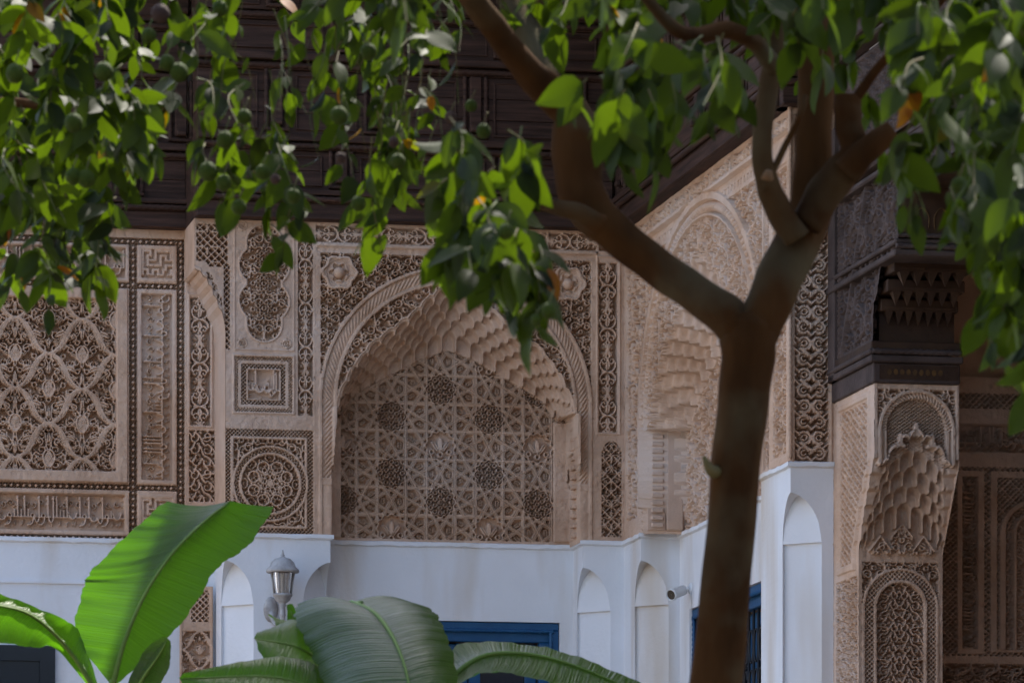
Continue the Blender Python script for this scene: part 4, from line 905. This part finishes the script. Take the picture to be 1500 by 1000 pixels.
limb(tree, 'limb', [(1168, 350, YT-.03, 20), (1140, 305, YT-.05, 20), (1122, 262, YT-.08, 17), (1116, 215, YT-.1, 15), (1122, 150, YT-.1, 15), (1132, 90, YT-.1, 15), (1138, 20, YT-.15, 14), (1150, -90, YT-.2, 12)])
limb(tree, 'limb', [(1180, 330, YT, 24), (1208, 285, YT, 27), (1236, 248, YT-.02, 26), (1252, 222, YT-.03, 22), (1244, 185, YT-.03, 20), (1242, 158, YT-.03, 20), (1243, 140, YT-.03, 18)])
limb(tree, 'stub', [(1240, 252, YT-.05, 22), (1266, 224, YT-.07, 20), (1290, 204, YT-.08, 18), (1308, 192, YT-.08, 15)])
limb(tree, 'branch', [(1134, 100, YT-.1, 14), (1105, 62, YT-.3, 13), (1062, 44, YT-.5, 13), (1020, 52, YT-.6, 12), (985, 40, YT-.7, 10), (940, -10, YT-.8, 8)])
limb(tree, 'branch', [(1250, 150, YT-.03, 8), (1290, 95, YT-.1, 7), (1345, 38, YT-.3, 6), (1400, -20, YT-.4, 5)])
limb(tree, 'branch', [(888, 130, YT+.2, 7), (893, 70, YT+.2, 8), (900, 0, YT+.2, 8), (905, -80, YT+.2, 8)]); limb(tree, 'branch', [(1118, 280, YT-.1, 5), (1150, 215, YT-.1, 5), (1172, 170, YT-.2, 4), (1180, 140, YT-.2, 4)])
limb(tree, 'spur', [(1060, 690, YT-.02, 9), (1044, 690, YT-.05, 9), (1036, 680, YT-.06, 6), (1031, 668, YT-.06, 3)], m='twig')
part('knot', tubemesh([at(1124, 262, YT-.16), at(1126, 250, YT-.17)], [.018, .010], n=8, rings=3), M['cut'], tree)
tl = at(-190, 1590, 16.5)
tree2 = thing('orange_tree', 'orange tree whose leafy crown hangs over the script panels', 'tree', (tl.x, tl.y, 0), building=False)
limb(tree2, 'trunk', [(-190, 2320, 16.5, 40), (-200, 1500, 16.5, 34), (-185, 800, 16.5, 31), (-170, 300, 16.5, 30), (-150, 100, 16.5, 26), (-120, -120, 16.5, 20), (-60, -300, 16.5, 13)])
limb(tree2, 'limb', [(-150, 90, 16.5, 18), (-60, 10, 16.2, 14), (60, -50, 15.8, 11), (200, -70, 15.4, 9), (360, -60, 15, 7), (520, -50, 15, 5)])
limb(tree2, 'limb', [(-170, 280, 16.5, 16), (-80, 180, 16.1, 11), (0, 150, 15.8, 8), (90, 160, 15.6, 5)])
# leaves: a few bent, folded blades; every leaf is placed by a matrix
def leafmesh(seed):
    r = random.Random(seed); n = 7; V = []; bend = r.uniform(.1, .38); fold = r.uniform(.08, .3); tw = r.uniform(-.3, .3)
    for i in range(n):
        t = i/(n-1); wd = .26*(math.sin(PI*min(1, t*.97+.015)**.82))**.9 if 0 < i < n-1 else .006
        z = -bend*t*t; a = tw*t
        for s_ in (-1, -.5, 0, .5, 1):
            y = s_*wd; zz = z+fold*abs(y)-(.25*y*y if abs(s_) == 1 else 0)
            V.append((t, y*math.cos(a), zz+y*math.sin(a)+.012*math.sin(9*t+seed)*abs(s_)))
    F = [(i*5+j, (i+1)*5+j, (i+1)*5+j+1, i*5+j+1) for i in range(n-1) for j in range(4)]
    return np.array(V), F
LV = [leafmesh(k) for k in range(8)]
LM = []
for v_, f_ in LV:
    me = pyd('leaf', v_, f_, True); me.materials.append(M['leaf']); LM.append(me)
leaves = {0: [], 1: []}; twigs = {0: [], 1: []}
R_ = random.Random(11)
def leaf_at(k, p, d, size, up=None):
    d = Vector(d).normalized(); nrm = Vector((R_.gauss(0, .6), R_.gauss(-.25, .55), R_.gauss(.6, .5)))
    y = nrm.cross(d)
    if y.length < .05: y = Vector((1, 0, 0)).cross(d)
    y.normalize(); z = d.cross(y)
    m = Matrix((( d.x, y.x, z.x, p.x), (d.y, y.y, z.y, p.y), (d.z, y.z, z.z, p.z), (0, 0, 0, 1))) @ Matrix.Diagonal((size, size*R_.uniform(.85, 1.15), size, 1))
    leaves[k].append((m, R_.randrange(8)))
def spray(k, x0, y0, x1, y1, Y, n, size=.1, droop=1., thick=.0028, bare=.12):
    a, b = at(x0, y0, Y), at(x1, y1, Y+R_.uniform(-.3, .3)); L = (b-a).length; mid = (a+b)/2+Vector((R_.uniform(-.12, .12)*L, R_.uniform(-.15, .15)*L, R_.uniform(0, .14)*L))
    pts = catmull([a, mid, b], 8); twigs[k].append(([Vector(p) for p in pts], [thick*(1-.6*i/7) for i in range(8)]))
    for i in range(n):
        t = bare+(1-bare)*(i+R_.uniform(.1, .9))/n; u = t*7; j = min(int(u), 6); p = Vector(pts[j]+(pts[j+1]-pts[j])*(u-j)); dv_ = Vector(pts[j+1]-pts[j]).normalized()
        g_ = R_.uniform(0, 2*PI); side = Vector((math.cos(g_), math.sin(g_), R_.uniform(-.3, .5)))
        d = dv_*R_.uniform(.2, .8)+side*R_.uniform(.5, 1.)+Vector((0, 0, -droop*R_.uniform(.2, 1.1)))
        leaf_at(k, p, d, size*R_.uniform(.5, 1.22))
def region(k, xr, yr, n, Yr, ln=(70, 140), nl=(5, 9), size=.1, dx=40, inside=None, droop=1.):
    c = 0; guard = 0
    while c < n and guard < n*30:
        guard += 1
        x, y = R_.uniform(*xr), R_.uniform(*yr); l_ = R_.uniform(*ln); x1, y1_ = x+R_.uniform(-dx, dx), y+l_*R_.uniform(.45, 1)
        if inside and not (inside(x, y) and inside(x1, y1_)): continue
        spray(k, x, y, x1, y1_, R_.uniform(*Yr), R_.randint(*nl), size, droop); c += 1
lb_ = lambda x, y: y < np.interp(x, [-60, 0, 60, 120, 165, 190, 230, 270, 300], [400, 425, 440, 425, 400, 310, 250, 275, 200])
region(1, (-50, 195), (-40, 380), 74, (14.4, 16.2), (60, 120), (6, 9), .118, 40, lb_, .6)
region(1, (150, 275), (100, 250), 10, (14.6, 15.8), (45, 80), (5, 7), .115, 30, lb_, .6)
region(1, (180, 660), (-60, 45), 16, (14.2, 16.5), (50, 90), (4, 7), .115, 60, None, .6)
region(1, (280, 480), (20, 220), 8, (14.2, 15.6), (60, 120), (4, 6), .112, 45, None, .7)
region(1, (480, 640), (20, 210), 8, (14.2, 15.6), (60, 120), (4, 6), .112, 45, None, .7)
for a in ((420, 200, 400, 350, 15), (430, 290, 412, 385, 14.8), (320, 190, 345, 300, 14.8), (300, 210, 330, 290, 14.9), (545, 200, 560, 372, 14.5), (585, 180, 590, 300, 14.7), (500, 120, 530, 320, 15), (370, 250, 440, 300, 15), (590, 230, 545, 350, 14.6), (60, 380, 70, 455, 15), (150, 320, 140, 420, 15.2), (20, 360, 30, 430, 15.4)): spray(1, *a, 6, .115, .8)
for k in range(60):     # bare hanging twiglets in the middle of the crown
    x, y = R_.uniform(280, 660), R_.uniform(-30, 190); spray(1, x, y, x+R_.uniform(-40, 40), y+R_.uniform(70, 160), R_.uniform(14.5, 15.6), 2, .09, thick=.0022)
pb = lambda x, y: (y < np.interp(x, [630, 660, 700, 740, 790, 830], [330, 420, 430, 500, 500, 250])) and y > np.interp(x, [630, 800], [170, 150])
region(0, (640, 800), (170, 400), 22, (12.6, 13.5), (60, 110), (5, 7), .12, 28, pb, 1.0)
for a in ((760, 330, 785, 490, 12.9), (775, 380, 790, 480, 12.8), (700, 290, 720, 410, 13), (660, 270, 650, 390, 13), (690, 250, 680, 370, 13.2), (745, 340, 770, 440, 12.9)): spray(0, *a, 8, .118, 1.2)
region(0, (680, 1150), (-60, 5), 26, (13.4, 15.6), (40, 90), (4, 7), .118, 45, None, .7)
rb = lambda x, y: y < np.interp(x, [830, 900, 980, 1000, 1060, 1130, 1160], [150, 240, 240, 180, 190, 150, 90])
region(0, (860, 1140), (0, 170), 19, (12.0, 13.4), (60, 110), (4, 6), .12, 30, rb, 1.1)
region(0, (1140, 1345), (-50, 50), 13, (12.8, 15.4), (50, 90), (4, 7), .118, 45, None, .7)
for a in ((1290, 40, 1230, 110, 14.4), (1260, 120, 1290, 230, 14.5), (1340, 170, 1330, 330, 12.8), (1320, 220, 1345, 330, 12.8), (910, 120, 915, 250, 12.6), (950, 130, 955, 250, 12.7)): spray(0, *a, 8, .105, 1.4)
qb = lambda x, y: y < np.interp(x, [1300, 1330, 1400, 1430, 1450, 1500, 1560], [150, 320, 330, 400, 600, 640, 660])
region(0, (1325, 1540), (-50, 330), 70, (11.6, 13.6), (60, 120), (5, 8), .12, 38, qb, .9)
region(0, (1425, 1545), (250, 600), 24, (11.6, 12.8), (60, 120), (5, 8), .12, 28, qb, 1.2)
# unseen canopy above the picture, thickened to shade the leaves below
for k, xr, Yr, n in ((1, (-500, 700), (13.5, 18.5), 210), (0, (560, 1750), (11.5, 16.5), 420)):
    for i in range(n):
        x, y = R_.uniform(*xr), -R_.uniform(40, 780); spray(k, x, y, x+R_.uniform(-90, 90), y+R_.uniform(30, 130), R_.uniform(*Yr), 9, .105, thick=.004)
def proj(p): return 750+FPX*p.x/p.y, HOR-FPX*(p.z-EYE)/p.y
for k, t in ((0, tree), (1, tree2)):
    vis, rest = [], []
    for m, s_ in leaves[k]:
        c = m @ Vector((.5, 0, 0)); x, y = proj(c); (vis if -10 < x < 1510 and -10 < y < 1000 else rest).append((m.to_scale().x/c.y, m, s_))
    vis.sort(key=lambda q: -q[0]); own, rest = vis[:300], vis[300:]+rest
    for _, m, s_ in own:
        o = part('leaf', LM[s_], M['leaf'], t); o.matrix_basis = m
    V, F, off = [], [], 0
    for _, m, s_ in rest:
        v_, f_ = LV[s_]; mm = np.array(m); V.append(v_ @ mm[:3, :3].T+mm[:3, 3]); F.append(np.array(f_)+off); off += len(v_)
    o = part('foliage', npmesh('foliage', np.vstack(V), np.vstack(F), True), M['leaf'], t); o['kind'] = 'stuff'
    V, F = [], []
    for P, R in twigs[k]:
        v_, f_ = tube(P, R, n=5, rings=8, cap=False); q = len(V); V += [tuple(p) for p in v_]; F += [tuple(i+q for i in f) for f in f_]
    o = part('twigs', pyd('twigs', V, F, True), M['twig'], t); o['kind'] = 'stuff'
def fruitmesh(seed, s=1.):
    r = random.Random(seed); n, k = 14, 9; V = []
    for i in range(k+1):
        a = PI*i/k
        for j in range(n): q = 1+.03*math.sin(2*j*2*PI/n+seed)+.02*math.sin(3*a+seed); V.append((s*q*math.sin(a)*math.cos(2*PI*j/n), s*q*math.sin(a)*math.sin(2*PI*j/n), s*1.04*math.cos(a)+(-.05*s if i == 0 else 0)))
    F = [(i*n+j, (i+1)*n+j, (i+1)*n+(j+1) % n, i*n+(j+1) % n) for i in range(k) for j in range(n)]
    return pyd('fruit', V, F, True)
FM = [fruitmesh(k) for k in range(3)]
for q in FM: q.materials.append(M['fruit'])
FR = fruitmesh(9); FR.materials.append(M['rotten'])
def fruit(t, x, y, Y, r, rot=False):
    o = part('fruit', FR if rot else FM[R_.randrange(3)], M['fruit'], t); p = at(x, y, Y); s = r*Y/FPX; o.matrix_basis = Matrix.Translation(p) @ Matrix.Rotation(R_.uniform(0, 6), 4, 'Z') @ Matrix.Scale(s, 4)
    st = part('stalk', tubemesh([p+Vector((0, 0, s*.95)), p+Vector((.004, 0, s*1.5)), p+Vector((.012, .01, s*2.6))], [.002, .002, .0025], n=5), M['twig'], t, sub=o); st.matrix_parent_inverse = o.matrix_basis.inverted()
for x, y, r in ((22, 108, 14), (152, 105, 14), (108, 180, 14), (126, 262, 13), (107, 258, 12), (330, 205, 13), (305, 251, 14), (328, 268, 12), (358, 171, 11), (350, 303, 11), (385, 252, 11), (540, 76, 12), (497, 169, 13), (525, 298, 11), (583, 236, 11), (430, 287, 11), (322, 13, 12), (262, 106, 14), (245, 92, 12), (218, 52, 11), (708, 192, 11), (690, 155, 9)): fruit(tree2, x, y, 14.3, r)
for x, y, r in ((235, 20, 14), (403, 262, 8), (500, 231, 8), (660, 172, 9), (577, 208, 8)): fruit(tree2, x, y, 14.2, r, True)
for x, y, r in ((741, 339, 12), (804, 455, 12), (1405, 272, 13), (930, 25, 11), (785, 468, 8)): fruit(tree, x, y, 12.4, r)
# ================================================================ banana plants
def blade(t, rib, left, right, nu=70, nv=9, ripple=.0025, seed=0, tears=(), name='leaf_blade', label=None, ribr=.011):
    """rib/left/right: picture-measured points with their own distance (x, y, Y)"""
    r = random.Random(seed); c = [catmull([at(*p) for p in L], nu) for L in (left, rib, right)]
    V = []; ph = r.uniform(0, 6)
    for i in range(nu):
        for j in range(2*nv+1):
            s_ = j/nv-1; e = c[0][i] if s_ < 0 else c[2][i]; m_ = c[1][i]; q = abs(s_)
            p = m_+(e-m_)*q; nr = np.cross(e-m_, c[1][min(i+1, nu-1)]-c[1][max(i-1, 0)]); nr = nr/(np.linalg.norm(nr)+1e-9)*(1 if s_ > 0 else -1)
            L = np.linalg.norm(e-m_); h = -.10*L*math.sin(PI*q)*(1 if True else 0)
            h += ripple*q*(math.sin(i*.55+ph+2*s_)+.6*math.sin(i*1.27+ph*2))
            ed = 1+(.015*math.sin(i*.8+ph)+.01*math.sin(i*2.1))*q*q
            V.append(m_+(p-m_)*ed+nr*h)
    w_ = 2*nv+1; F = [(i*w_+j, (i+1)*w_+j, (i+1)*w_+j+1, i*w_+j+1) for i in range(nu-1) for j in range(2*nv) if not any(i == a and ((j < nv-2) if sd_ < 0 else (j > nv+1)) for a, sd_ in tears)]
    me = pyd('blade', V, F, True); uv = me.uv_layers.new(name='UVMap')
    idx = np.zeros(len(me.loops), np.int32); me.loops.foreach_get('vertex_index', idx); u = np.stack([(idx//w_)/nu, (idx % w_)/w_], 1).astype(np.float32); uv.data.foreach_set('uv', u.ravel())
    o = part(name, me, M['banana'], t, label=label)
    st = [Vector(p)+Vector((0, -.006, -.003)) for p in c[1][::6]]
    part('midrib', tubemesh(st, [ribr*(1-.75*i/(len(st)-1)) for i in range(len(st))], n=7), M['rib'], t, sub=o)
    return o
def stem(t, pts, rs, nm='pseudostem', m='rib'): part(nm, tubemesh([at(*p) for p in pts], rs, n=12), M[m], t)
YB = 20.5
b1 = at(160, 1590, YB)
bp = thing('banana_plant', 'banana plant holding one tall bright green upright leaf', 'plant', (b1.x, b1.y, 0), building=False)
stem(bp, [(140, 2175, YB), (146, 1700, YB), (152, 1300, YB), (150, 1120, YB)], [.10, .09, .07, .04])
stem(bp, [(150, 1200, YB), (155, 1090, YB), (166, 995, YB)], [.03, .022, .014], 'petiole')
blade(bp, [(166, 1000, YB), (182, 940, YB-.02), (212, 870, YB-.04), (252, 810, YB-.04), (300, 762, YB), (338, 733, YB+.06)],
      [(160, 1000, YB+.02), (112, 930, YB+.03), (122, 862, YB+.03), (135, 835, YB+.03), (190, 780, YB+.05), (244, 733, YB+.1)],
      [(172, 1000, YB+.02), (214, 965, YB+.06), (275, 900, YB+.07), (318, 832, YB+.08), (362, 800, YB+.1), (402, 742, YB+.14)], seed=2, label='tall bright green blade with torn flat tip')
blade(bp, [(140, 1010, YB), (108, 960, YB-.05), (72, 920, YB-.2), (30, 893, YB-.4), (-40, 880, YB-.7)],
      [(134, 1010, YB+.02), (82, 950, YB-.1), (50, 948, YB-.25), (0, 940, YB-.45), (-60, 930, YB-.7)],
      [(146, 1010, YB+.02), (118, 930, YB+.02), (96, 908, YB-.08), (40, 884, YB-.3), (-20, 862, YB-.6)], seed=5, nu=50)
blade(bp, [(180, 1060, YB), (205, 1000, YB-.1), (232, 960, YB-.2), (246, 935, YB-.3)], [(176, 1060, YB), (188, 1000, YB-.05), (212, 952, YB-.15), (240, 930, YB-.3)], [(184, 1060, YB), (228, 1010, YB-.1), (248, 975, YB-.2), (250, 940, YB-.3)], seed=8, nu=40)
b2 = at(480, 1590, 19.5); Y2 = 19.5
bq = thing('banana_plant', 'banana plant with drooping glossy leaves below the lantern and blue door', 'plant', (b2.x, b2.y, 0), building=False)
stem(bq, [(500, 2200, Y2), (500, 1700, Y2), (495, 1300, Y2), (490, 1100, Y2)], [.11, .1, .08, .05])
stem(bq, [(490, 1150, Y2), (470, 1010, Y2), (480, 920, Y2), (505, 890, Y2-.1), (530, 884, Y2-.2)], [.035, .026, .02, .015, .012], 'petiole')
blade(bq, [(515, 881, Y2-.15), (548, 896, Y2-.35), (575, 930, Y2-.55), (596, 985, Y2-.75), (606, 1060, Y2-.9)],
      [(436, 884, Y2+.0), (432, 905, Y2-.15), (455, 955, Y2-.3), (478, 1010, Y2-.55), (500, 1080, Y2-.8)],
      [(600, 882, Y2-.05), (634, 894, Y2-.25), (652, 925, Y2-.45), (668, 978, Y2-.65), (676, 1060, Y2-.85)], seed=11, label='broad grey-green drooping blade with pale sheen')
blade(bq, [(640, 1010, Y2-.5), (700, 962, Y2-.4), (770, 956, Y2-.35), (850, 976, Y2-.35), (950, 1020, Y2-.4)],
      [(640, 990, Y2-.35), (675, 943, Y2-.15), (775, 944, Y2-.1), (860, 966, Y2-.1), (965, 1012, Y2-.2)],
      [(640, 1030, Y2-.6), (690, 990, Y2-.62), (745, 985, Y2-.62), (840, 1010, Y2-.6), (940, 1040, Y2-.6)], seed=14, label='arching blade in front of the blue door')
blade(bq, [(510, 1015, Y2-.1), (446, 952, Y2-.2), (372, 934, Y2-.35)], [(505, 985, Y2), (452, 908, Y2+.02), (376, 926, Y2-.3)], [(505, 1050, Y2-.3), (415, 1000, Y2-.4), (378, 950, Y2-.4)], nu=44, seed=41)
blade(bq, [(530, 1050, Y2-.3), (420, 994, Y2-.5), (262, 992, Y2-.8)], [(520, 1010, Y2-.2), (425, 962, Y2-.4), (268, 985, Y2-.8)], [(530, 1090, Y2-.5), (400, 1040, Y2-.7), (268, 1004, Y2-.8)], nu=50, seed=42)
blade(bq, [(462, 990, Y2+.1), (438, 935, Y2+.08), (424, 884, Y2+.05)], [(452, 990, Y2+.1), (424, 935, Y2+.05), (420, 886, Y2+.05)], [(470, 985, Y2+.1), (452, 930, Y2+.1), (428, 884, Y2+.06)], nu=34, seed=43)
blade(bq, [(520, 1030, Y2+.15), (480, 950, Y2+.1), (400, 905, Y2+.05)], [(505, 1030, Y2+.2), (455, 930, Y2+.22), (392, 900, Y2+.1)], [(530, 1030, Y2+.05), (480, 985, Y2-.02), (404, 925, Y2)], nu=40, seed=44)
# ================================================================ unseen facades and trees added to cut sky light on the foreground
ow = thing('light_blocking_facade', 'unseen dark timber front added opposite the niche to block sky light', 'facade', (0, -8, 0), building=False)  # added behind the camera to hold back low sky light; dark to limit bounce
part('boarding', boxes([(-22, 22, -8.4, -8, 0, 8.5)]), M['wooddark'], ow); part('cornice', bevbox(-22, 22, -8.0, -7.7, 8.0, 8.3), M['wood'], ow)
ol = thing('light_blocking_facade', 'unseen plain white facade added at far left to block low sky light', 'facade', (-14, 10, 0), building=False)  # added out of view to cut low sky light from the left
part('masonry', boxes([(-14.4, -14, -8, 31, 0, 8.5)]), M['white'], ol); part('cornice', bevbox(-14, -13.7, -8, 31, 8.0, 8.3), M['wood'], ol)
for i, (dx, dy, rz) in enumerate(((-1.2, -9, .0), (-3.5, -5.5, .4), (5.6, -6.5, -.3), (4.6, -12.0, .2), (-6.5, -2.5, .1), (8.5, -3.0, 0), (-1.5, -13, .3), (4.4, -9.5, .5))):  # unseen tree copies placed to shade the foreground leaves and trunk
    src = tree2; r = src.copy(); C.objects.link(r); r.matrix_world = Matrix.Translation((BASES[src.name].x+dx, BASES[src.name].y+dy, 0)) @ Matrix.Rotation(rz, 4, 'Z')
    r['label'] = 'unseen orange tree added to keep sky light off the foreground'; r['group'] = 'unseen orange trees added for shade'
    for ch in list(src.children):
        if ch.name.split('.')[0] in ('leaf', 'fruit', 'stalk'): continue
        c = ch.copy(); C.objects.link(c); c.parent = r; c.matrix_parent_inverse = ch.matrix_parent_inverse.copy()

part('added_shading_eave', boxes([(A2-2.3, A2+.3, -15, BP+.3, 8.42, 8.55)]), M['wood'], wl)  # unseen eave added over the pier and widened to shade it and the bracket
